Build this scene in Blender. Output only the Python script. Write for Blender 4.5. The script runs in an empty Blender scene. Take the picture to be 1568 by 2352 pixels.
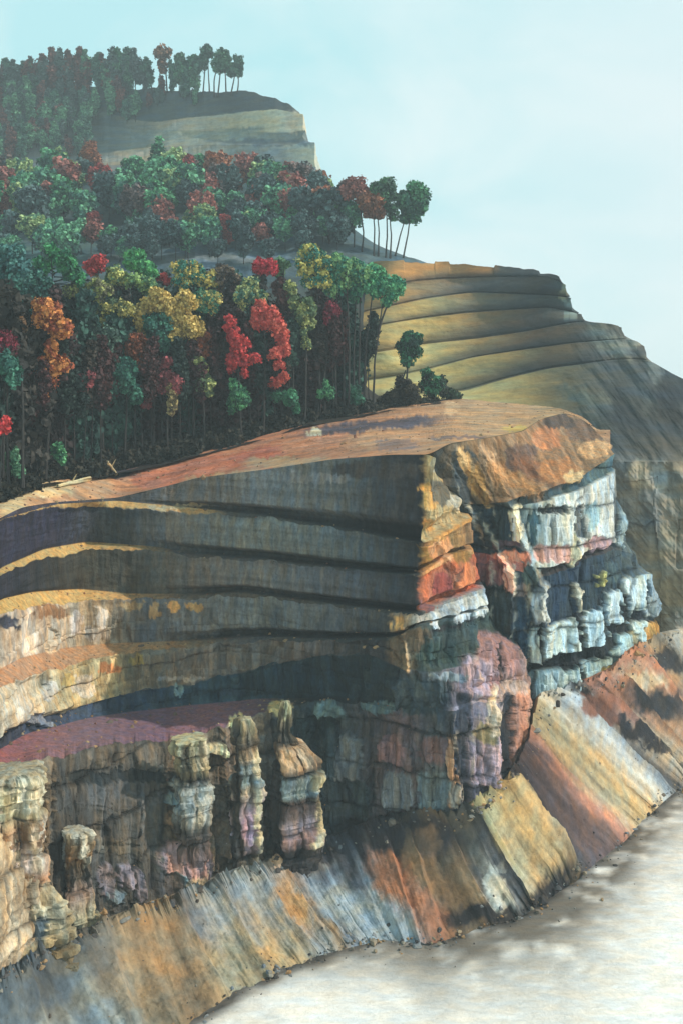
import bpy, math, random
import numpy as np
from mathutils import Vector
from mathutils.bvhtree import BVHTree

# ------------------------------------------------------------------ camera, sky, sun
SC = bpy.context.scene
COL = SC.collection
F, CX, HY, CAMZ = 2400.0, 784.0, 885.0, 100.0      # focal length in photo units, horizon row, eye height (m)

cam = bpy.data.cameras.new("camera")
cam_o = bpy.data.objects.new("camera", cam); COL.objects.link(cam_o)
cam.sensor_fit = 'HORIZONTAL'; cam.sensor_width = 36.0
cam.lens = 36.0 * F / 1568.0
cam.shift_y = -(1176.0 - HY) / 1568.0
cam.clip_start = 1.0; cam.clip_end = 20000.0
cam_o.location = (0, 0, CAMZ)
cam_o.rotation_euler = (math.radians(90), 0, 0)
SC.camera = cam_o

SUN_AZ = math.atan2(1.0, -0.02)       # clockwise from +Y
SUN_EL = math.radians(40)
world = bpy.data.worlds.new("World"); SC.world = world
world.use_nodes = True
wn, wl = world.node_tree.nodes, world.node_tree.links
wn.clear()
w_out = wn.new('ShaderNodeOutputWorld'); w_bg = wn.new('ShaderNodeBackground')
w_sky = wn.new('ShaderNodeTexSky'); w_sky.sky_type = 'NISHITA'; w_sky.sun_disc = False
w_sky.sun_elevation = SUN_EL; w_sky.sun_rotation = SUN_AZ
w_tc = wn.new('ShaderNodeTexCoord')
w_map = wn.new('ShaderNodeMapping'); w_map.inputs['Scale'].default_value = (1.0, 1.0, 1.6)
w_n1 = wn.new('ShaderNodeTexNoise'); w_n1.inputs['Scale'].default_value = 5.0; w_n1.inputs['Detail'].default_value = 5; w_n1.inputs['Distortion'].default_value = 0.4
w_r1 = wn.new('ShaderNodeValToRGB')
w_r1.color_ramp.elements[0].position = 0.40; w_r1.color_ramp.elements[0].color = (5.7, 9.8, 10.2, 1)
w_r1.color_ramp.elements[1].position = 0.66; w_r1.color_ramp.elements[1].color = (8.8, 11.0, 11.0, 1)
w_sep = wn.new('ShaderNodeSeparateXYZ')
w_lat = wn.new('ShaderNodeMapRange'); w_lat.inputs[1].default_value = -0.05; w_lat.inputs[2].default_value = 0.36
w_pale = wn.new('ShaderNodeMixRGB'); w_pale.inputs[2].default_value = (9.8, 10.7, 10.8, 1)
w_pm = wn.new('ShaderNodeMath'); w_pm.operation = 'MULTIPLY'; w_pm.inputs[1].default_value = 0.75
w_deep = wn.new('ShaderNodeMixRGB'); w_deep.inputs[2].default_value = (6.0, 9.3, 9.8, 1)
w_el = wn.new('ShaderNodeMapRange'); w_el.inputs[1].default_value = 0.24; w_el.inputs[2].default_value = 0.42
w_el.inputs[4].default_value = 0.5
w_mix = wn.new('ShaderNodeMixRGB'); w_mix.inputs[0].default_value = 0.9
wl.new(w_tc.outputs['Generated'], w_map.inputs[0]); wl.new(w_map.outputs[0], w_n1.inputs['Vector'])
wl.new(w_n1.outputs[0], w_r1.inputs[0]); wl.new(w_tc.outputs['Generated'], w_sep.inputs[0])
wl.new(w_sep.outputs['X'], w_lat.inputs[0]); wl.new(w_lat.outputs[0], w_pm.inputs[0]); wl.new(w_pm.outputs[0], w_pale.inputs[0])
wl.new(w_r1.outputs[0], w_pale.inputs[1]); wl.new(w_pale.outputs[0], w_deep.inputs[1])
wl.new(w_sep.outputs['Z'], w_el.inputs[0]); wl.new(w_el.outputs[0], w_deep.inputs[0])
wl.new(w_sky.outputs[0], w_mix.inputs[1]); wl.new(w_deep.outputs[0], w_mix.inputs[2])
wl.new(w_mix.outputs[0], w_bg.inputs['Color']); w_bg.inputs['Strength'].default_value = 0.1
wl.new(w_bg.outputs[0], w_out.inputs['Surface'])

sun = bpy.data.lights.new("sun", 'SUN'); sun.energy = 4.3; sun.angle = math.radians(0.6); sun.color = (1.0, 0.93, 0.82)
sun_o = bpy.data.objects.new("sun", sun); COL.objects.link(sun_o)
sd = Vector((math.sin(SUN_AZ) * math.cos(SUN_EL), math.cos(SUN_AZ) * math.cos(SUN_EL), math.sin(SUN_EL)))
sun_o.rotation_euler = sd.to_track_quat('Z', 'Y').to_euler()
sun_o.location = (300, 100, 400)
SC.view_settings.view_transform = 'Standard'; SC.view_settings.look = 'None'
SC.view_settings.exposure = 0.0; SC.view_settings.gamma = 1.0
SC.cycles.max_bounces = 5; SC.cycles.diffuse_bounces = 3; SC.cycles.volume_bounces = 0
SC.cycles.use_denoising = True

# ------------------------------------------------------------------ helpers
def at(px, py, Y):
    return np.array([(px - CX) / F * Y, Y, CAMZ + (HY - py) / F * Y])

def proj(P):
    Y = np.maximum(P[..., 1], 1.0)
    return P[..., 0] / Y * F + CX, HY - (P[..., 2] - CAMZ) / Y * F

def lin(c):
    c = np.asarray(c, float) / 255.0
    return np.where(c < 0.04045, c / 12.92, ((c + 0.055) / 1.055) ** 2.4)

def hash3(a, b, c, seed=0):
    with np.errstate(over='ignore'):
        h = (a.astype(np.int64) * 374761393 + b.astype(np.int64) * 668265263 + c.astype(np.int64) * 2147483647 + seed * 974711) & 0xFFFFFFFF
        h = ((h ^ (h >> 13)) * 1274126177) & 0xFFFFFFFF
        h = ((h ^ (h >> 16)) * 2246822519) & 0xFFFFFFFF
        h = h ^ (h >> 15)
    return (h & 0xFFFFFF).astype(float) / 16777215.0

def vnoise(x, y, z=None, seed=0):
    x = np.asarray(x, float); y = np.asarray(y, float)
    z = np.zeros_like(x) if z is None else np.asarray(z, float) + np.zeros_like(x)
    xi, yi, zi = np.floor(x), np.floor(y), np.floor(z)
    fx, fy, fz = x - xi, y - yi, z - zi
    fx = fx * fx * (3 - 2 * fx); fy = fy * fy * (3 - 2 * fy); fz = fz * fz * (3 - 2 * fz)
    xi, yi, zi = xi.astype(int), yi.astype(int), zi.astype(int)
    r = 0
    for dx in (0, 1):
        for dy in (0, 1):
            for dz in (0, 1):
                w = (fx if dx else 1 - fx) * (fy if dy else 1 - fy) * (fz if dz else 1 - fz)
                r = r + w * hash3(xi + dx, yi + dy, zi + dz, seed)
    return r * 2 - 1

def fbm(x, y, z=None, seed=0, o=4):
    r, a, t = 0, 1.0, 0
    x = np.asarray(x, float); y = np.asarray(y, float)
    for k in range(o):
        r = r + a * vnoise(x * 2 ** k, y * 2 ** k, None if z is None else np.asarray(z) * 2 ** k, seed + k * 17)
        t += a; a *= 0.5
    return r / t

def sstep(a, b, x):
    t = np.clip((x - a) / (b - a), 0, 1)
    return t * t * (3 - 2 * t)

def smooth1(a, k):
    if k < 1: return a
    ker = np.exp(-0.5 * (np.arange(-3 * k, 3 * k + 1) / k) ** 2); ker /= ker.sum()
    pad = 3 * k
    # linear extrapolation at the ends so that edges stay put
    s0, s1 = a[1] - a[0], a[-1] - a[-2]
    ap = np.concatenate([a[0] + s0 * np.arange(-pad, 0), a, a[-1] + s1 * np.arange(1, pad + 1)])
    return np.convolve(ap, ker, 'valid')

def mesh_obj(name, V, faces_quads, mat, col=None, smooth=False, extra=None):
    me = bpy.data.meshes.new(name)
    V = np.ascontiguousarray(V, dtype=np.float32); Q = np.ascontiguousarray(faces_quads, dtype=np.int32)
    k = Q.shape[1]
    me.vertices.add(len(V)); me.vertices.foreach_set('co', V.ravel())
    me.loops.add(Q.size); me.loops.foreach_set('vertex_index', Q.ravel())
    me.polygons.add(len(Q)); me.polygons.foreach_set('loop_start', np.arange(0, Q.size, k, dtype=np.int32))
    me.update(calc_edges=True)
    me.polygons.foreach_set('use_smooth', np.full(len(Q), smooth))
    if col is not None:
        a = me.attributes.new('Col', 'FLOAT_COLOR', 'POINT')
        c4 = np.ones((len(V), 4), np.float32); c4[:, :3] = col
        a.data.foreach_set('color', c4.ravel())
    if extra is not None:
        a = me.attributes.new('tone', 'FLOAT', 'POINT'); a.data.foreach_set('value', np.asarray(extra, np.float32))
    me.validate()
    me.materials.append(mat)
    o = bpy.data.objects.new(name, me); COL.objects.link(o)
    return o

def structure(o):
    o['kind'] = 'structure'; return o

def empty(name, loc):
    e = bpy.data.objects.new(name, None); e.empty_display_size = 1.0; COL.objects.link(e); e.location = loc
    return e

# ------------------------------------------------------------------ materials
def rock_material(name, sx, sy, sz, strength=0.45, bump=0.5, bumpdist=0.5, grain=1.0, hue=1.0):
    """base colour = rock colour and painted shade (vertex attribute) broken up by stretched noise."""
    m = bpy.data.materials.new(name); m.use_nodes = True
    n, l = m.node_tree.nodes, m.node_tree.links
    b = n['Principled BSDF']; b.inputs['Roughness'].default_value = 0.92; b.inputs['Specular IOR Level'].default_value = 0.15
    at_ = n.new('ShaderNodeAttribute'); at_.attribute_name = 'Col'
    tc = n.new('ShaderNodeTexCoord')
    mp = n.new('ShaderNodeMapping'); mp.inputs['Scale'].default_value = (sx, sy, sz)
    l.new(tc.outputs['Object'], mp.inputs[0])
    n1 = n.new('ShaderNodeTexNoise'); n1.inputs['Scale'].default_value = 1.0; n1.inputs['Detail'].default_value = 6; n1.inputs['Roughness'].default_value = 0.65; n1.inputs['Distortion'].default_value = 0.6
    l.new(mp.outputs[0], n1.inputs['Vector'])
    n2 = n.new('ShaderNodeTexNoise'); n2.inputs['Scale'].default_value = 1.7 * grain; n2.inputs['Detail'].default_value = 5; n2.inputs['Roughness'].default_value = 0.7
    l.new(tc.outputs['Object'], n2.inputs['Vector'])
    ad = n.new('ShaderNodeMath'); ad.operation = 'ADD'
    l.new(n1.outputs[0], ad.inputs[0])
    m2 = n.new('ShaderNodeMath'); m2.operation = 'MULTIPLY_ADD'; m2.inputs[1].default_value = 0.6; m2.inputs[2].default_value = -0.3
    l.new(n2.outputs[0], m2.inputs[0]); l.new(m2.outputs[0], ad.inputs[1])
    mr = n.new('ShaderNodeMapRange'); mr.inputs[1].default_value = 0.28; mr.inputs[2].default_value = 0.74
    mr.inputs[3].default_value = 1 - strength; mr.inputs[4].default_value = 1 + strength
    l.new(ad.outputs[0], mr.inputs[0])
    mu = n.new('ShaderNodeVectorMath'); mu.operation = 'SCALE'
    l.new(at_.outputs['Color'], mu.inputs[0]); l.new(mr.outputs[0], mu.inputs['Scale'])
    # warm / cool mineral variation
    n3 = n.new('ShaderNodeTexNoise'); n3.inputs['Scale'].default_value = 0.55; n3.inputs['Detail'].default_value = 4
    l.new(mp.outputs[0], n3.inputs['Vector'])
    rp = n.new('ShaderNodeValToRGB')
    rp.color_ramp.elements[0].position = 0.36; rp.color_ramp.elements[0].color = (1 - .14 * hue, 1 - .02 * hue, 1 + .12 * hue, 1)
    rp.color_ramp.elements[1].position = 0.64; rp.color_ramp.elements[1].color = (1 + .16 * hue, 1.0, 1 - .18 * hue, 1)
    l.new(n3.outputs[0], rp.inputs[0])
    mv = n.new('ShaderNodeVectorMath'); mv.operation = 'MULTIPLY'
    l.new(mu.outputs[0], mv.inputs[0]); l.new(rp.outputs[0], mv.inputs[1])
    l.new(mv.outputs[0], b.inputs['Base Color'])
    bp = n.new('ShaderNodeBump'); bp.inputs['Strength'].default_value = bump; bp.inputs['Distance'].default_value = bumpdist
    l.new(ad.outputs[0], bp.inputs['Height']); l.new(bp.outputs[0], b.inputs['Normal'])
    return m

M_WALL = rock_material('layered_rock', 1.1, 1.1, 0.28, 0.42, 0.6, 0.6)
M_BENCH = rock_material('terrace_soil', 0.22, 0.5, 1.0, 0.34, 0.5, 0.35)
M_TALUS = rock_material('scree', 0.5, 0.5, 0.5, 0.26, 0.5, 0.4, 1.2)
M_FAR = rock_material('hill_rock', 0.12, 0.2, 0.5, 0.26, 0.4, 0.8, 0.35)
M_GROUND = rock_material('pale_ground', 0.35, 0.8, 0.5, 0.16, 0.7, 0.3, 0.9, 0.4)
M_SLOPE = rock_material('forest_soil', 0.2, 0.2, 0.2, 0.35, 0.5, 0.5, 0.5)

# ------------------------------------------------------------------ rock colours
def paint(C, PX, PY, spots, warp=9.0, seed=3, gain=1.0, crisp=0.25):
    wx = PX + warp * fbm(PX / 22.0, PY / 30.0, seed=seed) + .35 * warp * np.sign(vnoise(PX / 13.0, PY / 17.0, seed=seed + 21)) + 4 * vnoise(PX / 5.0, PY / 12.0, seed=seed + 9)
    wy = PY + warp * fbm(PX / 22.0, PY / 22.0, seed=seed + 5) + 5 * vnoise(PX / 5.0, PY / 14.0, seed=seed + 4)
    for s in spots:
        x0, y0, x1, y1, rgb = s[:5]
        soft = s[5] if len(s) > 5 else crisp
        shear = s[6] if len(s) > 6 else 0.0      # dy per dx across the box
        g = s[7] if len(s) > 7 else gain
        cx, cy, rx, ry = (x0 + x1) / 2, (y0 + y1) / 2, (x1 - x0) / 2, (y1 - y0) / 2
        dx = (wx - cx) / rx; dy = (wy - cy - shear * (wx - cx)) / ry
        r = (np.abs(dx) ** 3.2 + np.abs(dy) ** 3.2) ** (1 / 3.2)
        m = 1 - sstep(1 - soft, 1 + soft, r)
        C += (lin(rgb) * g - C) * m[..., None]
    return C

def stops(u, lst, gain):
    us = [a[0] for a in lst]; cs = np.array([lin(a[1]) for a in lst]) * gain
    return np.stack([np.interp(u, us, cs[:, k]) for k in range(3)], -1)

def blocks(s, z, ch, bw, seed, wob=0.35):
    """brick-like jointing: returns random per block, random per course, edge distance (0 at joint)"""
    zz = z / ch + wob * fbm(s / 18.0, z / 40.0, seed=seed)
    ci = np.floor(zz); zf = zz - ci
    ss = s / bw + hash3(ci.astype(int), ci.astype(int) * 0, ci.astype(int) * 0, seed) * 7 + 0.3 * vnoise(s / 3, z / 4, seed=seed + 1)
    bi = np.floor(ss); sf = ss - bi
    rb = hash3(ci.astype(int), bi.astype(int), bi.astype(int) * 0 + 5, seed)
    rc = hash3(ci.astype(int), ci.astype(int) * 0 + 3, ci.astype(int) * 0, seed)
    ez = np.minimum(zf, 1 - zf) * ch; es = np.minimum(sf, 1 - sf) * bw
    return rb, rc, np.minimum(ez, es)

def ridge_relief(PX, PY, ridges, seed=0):
    d = np.zeros_like(PX)
    for pts, wl_, amp, drop in ridges:
        ys = [p[1] for p in pts]; xs = [p[0] for p in pts]
        rx = np.interp(PY, ys, xs) + 5 * fbm(PY / 16.0, PY * 0, seed=int(xs[0]) + seed) + 2.5 * vnoise(PY / 5.0, PY * 0, seed=int(xs[0]))
        x = PX - rx
        prof = np.where(x < 0, np.exp(np.minimum(x, 0) / wl_), 1 - np.clip(x / drop, 0, 1))
        v = sstep(ys[0] - 14, ys[0] + 6, PY) * (1 - sstep(ys[-1] - 6, ys[-1] + 14, PY))
        d = np.maximum(d, amp * prof * v)
    return d

def ridge_highlight(PX, PY, ridges, seed=0):
    # pale highlight painted along the arrises, as if they caught the sun
    m = np.zeros_like(PX)
    for pts, wl_, amp, drop in ridges:
        ys = [p[1] for p in pts]; xs = [p[0] for p in pts]
        rx = np.interp(PY, ys, xs) + 5 * fbm(PY / 16.0, PY * 0, seed=int(xs[0]) + seed) + 2.5 * vnoise(PY / 5.0, PY * 0, seed=int(xs[0]))
        v = sstep(ys[0] - 6, ys[0] + 6, PY) * (1 - sstep(ys[-1] - 6, ys[-1] + 6, PY))
        wdt = 4.5 + 3.5 * vnoise(PY / 14.0, PY * 0, seed=int(xs[0]) + 4)
        v = v * sstep(-.35, .35, vnoise(PY / 26.0, PX / 9.0, seed=int(xs[0]) + 8))
        m = np.maximum(m, v * np.exp(-((PX - rx - 2) / np.maximum(wdt, 1.2)) ** 2))
    return m

# ------------------------------------------------------------------ sheets of terrain lofted between level lines
def gy(py):                       # distance at which the valley floor (z = 0) shows at row py
    return F * CAMZ / (py - HY)

def rail_points(pts, U, index, sm, end):
    a = np.array([p[:3] for p in pts], float)
    if index:
        k = np.arange(len(a))
        px, py, Y = (np.interp(U, k, a[:, i]) for i in range(3))
        px, py, Y = smooth1(px, sm), smooth1(py, sm), smooth1(Y, sm)
        return np.stack([(px - CX) / F * Y, Y, CAMZ + (HY - py) / F * Y], -1)
    py = np.interp(U, a[:, 0], a[:, 1]); Y = np.interp(U, a[:, 0], a[:, 2])
    if end:
        pm = a[-1, 0]; n = int(np.searchsorted(U, pm)) + 1
        n = max(min(n, len(U)), 4)
        py2, Y2 = smooth1(py[:n], sm), smooth1(Y[:n], sm)
        X2 = (U[:n] - CX) / F * Y2; Z2 = CAMZ + (HY - py2) / F * Y2
        P = np.zeros((len(U), 3)); P[:n, 0] = X2; P[:n, 1] = Y2; P[:n, 2] = Z2
        if n < len(U):
            d = (U[n:] - U[n - 1]) * end
            P[n:, 0] = X2[-1] + 0.02 * d; P[n:, 1] = Y2[-1] + d; P[n:, 2] = Z2[-1]
        return P
    py, Y = smooth1(py, sm), smooth1(Y, sm)
    return np.stack([(U - CX) / F * Y, Y, CAMZ + (HY - py) / F * Y], -1)

SHEETS = {}
def sheet(name, rails, u0, u1, step, mat, shape, colour, index=False, sm=5, end=0.0, rowstep=2.4, smooth=False, maxrows=400):
    U = np.arange(u0, u1, step)
    R = [rail_points(r, U, index, sm, end) for r in rails]
    rows, seg, wv = [], [], []
    for i in range(len(R) - 1):
        _, pa = proj(R[i]); _, pb = proj(R[i + 1])
        vis = np.abs(pb - pa)[: int(len(U) * 0.98)]
        n = int(min(maxrows, max(3, np.percentile(vis, 85) / rowstep)))
        for j in range(n + (1 if i == len(R) - 2 else 0)):
            w = j / n
            rows.append(R[i] * (1 - w) + R[i + 1] * w); seg.append(i); wv.append(w)
    P = np.array(rows); seg = np.array(seg); wv = np.array(wv)
    SEG = np.repeat(seg[:, None], len(U), 1); W = np.repeat(wv[:, None], len(U), 1)
    PX, PY = proj(P)
    UU = np.repeat(U[None], len(P), 0)
    T = np.gradient(P[..., :2], axis=1)
    for k in range(2):
        kern = np.ones(9) / 9
        T[..., k] = np.apply_along_axis(lambda r: np.convolve(np.pad(r, 4, 'edge'), kern, 'valid'), 1, T[..., k])
    N = np.stack([T[..., 1], -T[..., 0]], -1); N /= np.linalg.norm(N, axis=-1, keepdims=True) + 1e-9
    S = UU * float(P[..., 1].mean()) / F * 1.1      # metres along the face
    env = dict(P=P.copy(), PX=PX, PY=PY, SEG=SEG, W=W, U=UU, S=S, N=N)
    C = colour(env)
    dn, dc, dz = shape(env)              # along the face normal, towards the valley viewpoint, upwards
    P[..., :2] += N * dn[..., None]
    tov = -P[..., :2] / np.linalg.norm(P[..., :2], axis=-1, keepdims=True)
    P[..., :2] += tov * dc[..., None]
    P[..., 2] += dz
    nr, nc = P.shape[:2]
    idx = np.arange(nr * nc).reshape(nr, nc)
    Q = np.stack([idx[:-1, :-1], idx[1:, :-1], idx[1:, 1:], idx[:-1, 1:]], -1).reshape(-1, 4)
    o = mesh_obj(name, P.reshape(-1, 3), Q, mat, np.clip(C, 0.004, 0.85).reshape(-1, 3), smooth)
    SHEETS[name] = (P, Q)
    return structure(o)

def bvh_of(name, thin=3):
    P, _ = SHEETS[name]
    P = P[::thin, ::thin]; nr, nc = P.shape[:2]
    idx = np.arange(nr * nc).reshape(nr, nc)
    Q = np.stack([idx[:-1, :-1], idx[1:, :-1], idx[1:, 1:], idx[:-1, 1:]], -1).reshape(-1, 4)
    return BVHTree.FromPolygons([tuple(v) for v in P.reshape(-1, 3)], [tuple(int(i) for i in q) for q in Q])

def ground_hit(bvh, px, py):
    d = Vector(((px - CX) / F, 1.0, (HY - py) / F)).normalized()
    h = bvh.ray_cast(Vector((0, 0, CAMZ)), d)
    return h[0]

# ================================================================== MAIN CLIFF (amphitheatre, promontory)
EDGE = [(-110, 1250, 176), (0, 1190, 197), (50, 1165, 208), (130, 1153, 226), (270, 1143, 244), (400, 1112, 246), (450, 1098, 244), (625, 1076, 236), (760, 1055, 228), (900, 1044, 218), (985, 1044, 212)]
R_edge = EDGE + [(1000, 1052, 213)]
R_l1a = [(-110, 1260, 175.5), (0, 1193, 196.5), (130, 1158, 225), (270, 1150, 243), (450, 1168, 243), (600, 1184, 235), (784, 1213, 225), (900, 1235, 216), (975, 1250, 212), (1040, 1215, 219), (1082, 1190, 225)]
R_l1b = [(-110, 1263, 175), (0, 1197, 195.5), (130, 1163, 224), (225, 1167, 240), (475, 1180, 241), (600, 1189, 234), (784, 1217, 224.5), (900, 1239, 215.5), (975, 1254, 211.8), (1040, 1222, 219), (1080, 1200, 225)]
R_l2a = [(-110, 1400, 178), (0, 1306, 200), (100, 1262, 224), (200, 1245, 242), (350, 1256, 242), (450, 1274, 240), (600, 1285, 233), (784, 1305, 223.5), (960, 1322, 211), (1030, 1275, 218), (1085, 1262, 225)]
R_l2b = [(-110, 1420, 174), (0, 1326, 195), (80, 1290, 216), (200, 1264, 237), (380, 1268, 240), (450, 1279, 238.5), (600, 1289, 232.5), (784, 1309, 223), (960, 1326, 210.5), (1030, 1285, 218), (1086, 1275, 225)]
R_l3a = [(-110, 1480, 176), (0, 1377, 197), (75, 1360, 214), (180, 1354, 234), (300, 1365, 238), (450, 1367, 237), (550, 1361, 234), (784, 1390, 222), (960, 1410, 209), (1040, 1375, 216), (1112, 1352, 225)]
R_l3b = [(-110, 1520, 170), (0, 1415, 190), (75, 1397, 208), (150, 1384, 223), (300, 1378, 234), (450, 1374, 236), (550, 1368, 233.5), (784, 1395, 221.5), (950, 1415, 208.6), (1040, 1382, 216), (1113, 1362, 225)]
R_l4a = [(-110, 1640, 169), (0, 1538, 189), (50, 1512, 199), (150, 1489, 221), (250, 1479, 231), (450, 1473, 234), (600, 1463, 232), (784, 1468, 221), (900, 1464, 211), (955, 1438, 207.5), (1040, 1416, 214), (1120, 1398, 224)]
R_l4b = [(-110, 1690, 161), (0, 1583, 180), (100, 1547, 202), (175, 1524, 216), (300, 1502, 228), (450, 1483, 232), (600, 1473, 231), (784, 1474, 220), (900, 1470, 210.5), (955, 1444, 207), (1040, 1424, 214), (1125, 1410, 224)]
R_w5 = [(-110, 1790, 160), (0, 1685, 178), (50, 1663, 189), (150, 1633, 210), (300, 1593, 224), (425, 1573, 229), (525, 1550, 230), (650, 1523, 227), (725, 1508, 223), (850, 1503, 213), (930, 1540, 208), (1000, 1545, 206), (1100, 1520, 213), (1195, 1495, 225)]
R_pa = [(-110, 1810, 158), (0, 1722, 178), (60, 1686, 190), (200, 1651, 212), (300, 1636, 221), (450, 1620, 227), (600, 1606, 228), (700, 1605, 226), (780, 1600, 222), (900, 1620, 214), (1040, 1625, 206), (1100, 1600, 214), (1165, 1590, 219), (1215, 1585, 226)]
R_pb = [(-110, 1880, 150), (0, 1790, 168), (75, 1752, 174), (190, 1725, 184), (260, 1711, 192), (370, 1705, 202), (450, 1690, 208), (520, 1660, 213), (590, 1640, 217), (640, 1630, 222), (700, 1612, 225), (780, 1608, 221), (900, 1628, 213.5), (1040, 1633, 205.5), (1100, 1610, 213), (1165, 1600, 218.5), (1215, 1600, 225.5)]
R_base = [(-110, 2320, 141), (0, 2245, 155), (110, 2175, 168), (200, 2135, 175), (330, 2090, 184), (450, 2050, 192), (560, 2000, 197), (650, 1985, 204), (740, 1945, 210), (900, 1882, 209), (1040, 1880, 203), (1100, 1850, 203), (1160, 1820, 207), (1218, 1712, 221)]
R_toe = [(p[0], p[1] + 60, p[2] - 1.5) for p in R_base]

CLIFF_SEGS = [   # colours along each band (column, sRGB); gain; shadow meeting the promontory painted in dark
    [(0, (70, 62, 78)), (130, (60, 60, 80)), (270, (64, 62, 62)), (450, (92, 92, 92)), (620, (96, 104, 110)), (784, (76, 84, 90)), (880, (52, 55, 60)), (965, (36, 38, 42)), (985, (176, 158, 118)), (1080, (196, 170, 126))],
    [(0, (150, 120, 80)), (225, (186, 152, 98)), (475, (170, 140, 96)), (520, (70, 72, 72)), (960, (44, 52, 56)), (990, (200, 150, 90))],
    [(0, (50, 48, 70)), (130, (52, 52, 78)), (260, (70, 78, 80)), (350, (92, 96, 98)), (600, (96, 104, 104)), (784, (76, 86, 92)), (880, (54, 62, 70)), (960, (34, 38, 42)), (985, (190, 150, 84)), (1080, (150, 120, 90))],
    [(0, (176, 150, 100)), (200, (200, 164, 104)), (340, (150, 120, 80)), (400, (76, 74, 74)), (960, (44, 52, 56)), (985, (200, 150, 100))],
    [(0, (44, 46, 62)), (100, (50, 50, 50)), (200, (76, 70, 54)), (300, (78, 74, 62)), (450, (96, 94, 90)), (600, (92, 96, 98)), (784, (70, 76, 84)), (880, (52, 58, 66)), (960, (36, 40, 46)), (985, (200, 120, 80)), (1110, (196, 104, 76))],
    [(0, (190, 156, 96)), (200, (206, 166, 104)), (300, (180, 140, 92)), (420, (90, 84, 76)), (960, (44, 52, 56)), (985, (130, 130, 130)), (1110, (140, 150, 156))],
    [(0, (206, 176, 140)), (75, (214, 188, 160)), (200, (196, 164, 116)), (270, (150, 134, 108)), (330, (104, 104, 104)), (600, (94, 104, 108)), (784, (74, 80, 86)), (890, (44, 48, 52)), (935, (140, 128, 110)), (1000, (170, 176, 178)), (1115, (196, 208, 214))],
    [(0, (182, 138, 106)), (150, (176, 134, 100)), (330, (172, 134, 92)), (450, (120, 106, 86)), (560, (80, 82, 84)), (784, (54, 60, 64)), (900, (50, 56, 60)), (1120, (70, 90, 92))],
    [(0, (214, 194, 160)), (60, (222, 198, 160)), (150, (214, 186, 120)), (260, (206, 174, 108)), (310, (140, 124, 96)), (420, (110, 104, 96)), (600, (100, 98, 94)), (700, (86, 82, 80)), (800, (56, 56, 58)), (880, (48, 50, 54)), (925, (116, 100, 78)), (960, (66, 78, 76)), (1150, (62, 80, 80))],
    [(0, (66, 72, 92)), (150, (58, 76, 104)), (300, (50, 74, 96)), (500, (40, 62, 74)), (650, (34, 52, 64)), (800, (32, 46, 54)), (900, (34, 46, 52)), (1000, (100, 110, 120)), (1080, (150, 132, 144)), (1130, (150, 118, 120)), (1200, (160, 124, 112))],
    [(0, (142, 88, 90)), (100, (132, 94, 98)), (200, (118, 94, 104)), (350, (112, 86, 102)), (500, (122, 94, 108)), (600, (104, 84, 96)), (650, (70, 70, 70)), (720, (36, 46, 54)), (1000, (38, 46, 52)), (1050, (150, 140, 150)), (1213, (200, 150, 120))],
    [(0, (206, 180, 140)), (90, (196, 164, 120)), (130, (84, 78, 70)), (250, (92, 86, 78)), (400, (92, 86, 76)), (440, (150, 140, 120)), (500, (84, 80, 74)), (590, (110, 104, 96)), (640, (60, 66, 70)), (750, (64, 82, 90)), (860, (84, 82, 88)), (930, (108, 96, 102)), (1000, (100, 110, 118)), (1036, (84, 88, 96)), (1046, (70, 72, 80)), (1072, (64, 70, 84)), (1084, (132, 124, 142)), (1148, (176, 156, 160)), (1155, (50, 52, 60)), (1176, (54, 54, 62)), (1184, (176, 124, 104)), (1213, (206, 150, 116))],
    [(0, (80, 76, 72)), (500, (70, 70, 72)), (1213, (90, 80, 74))],
]
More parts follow.
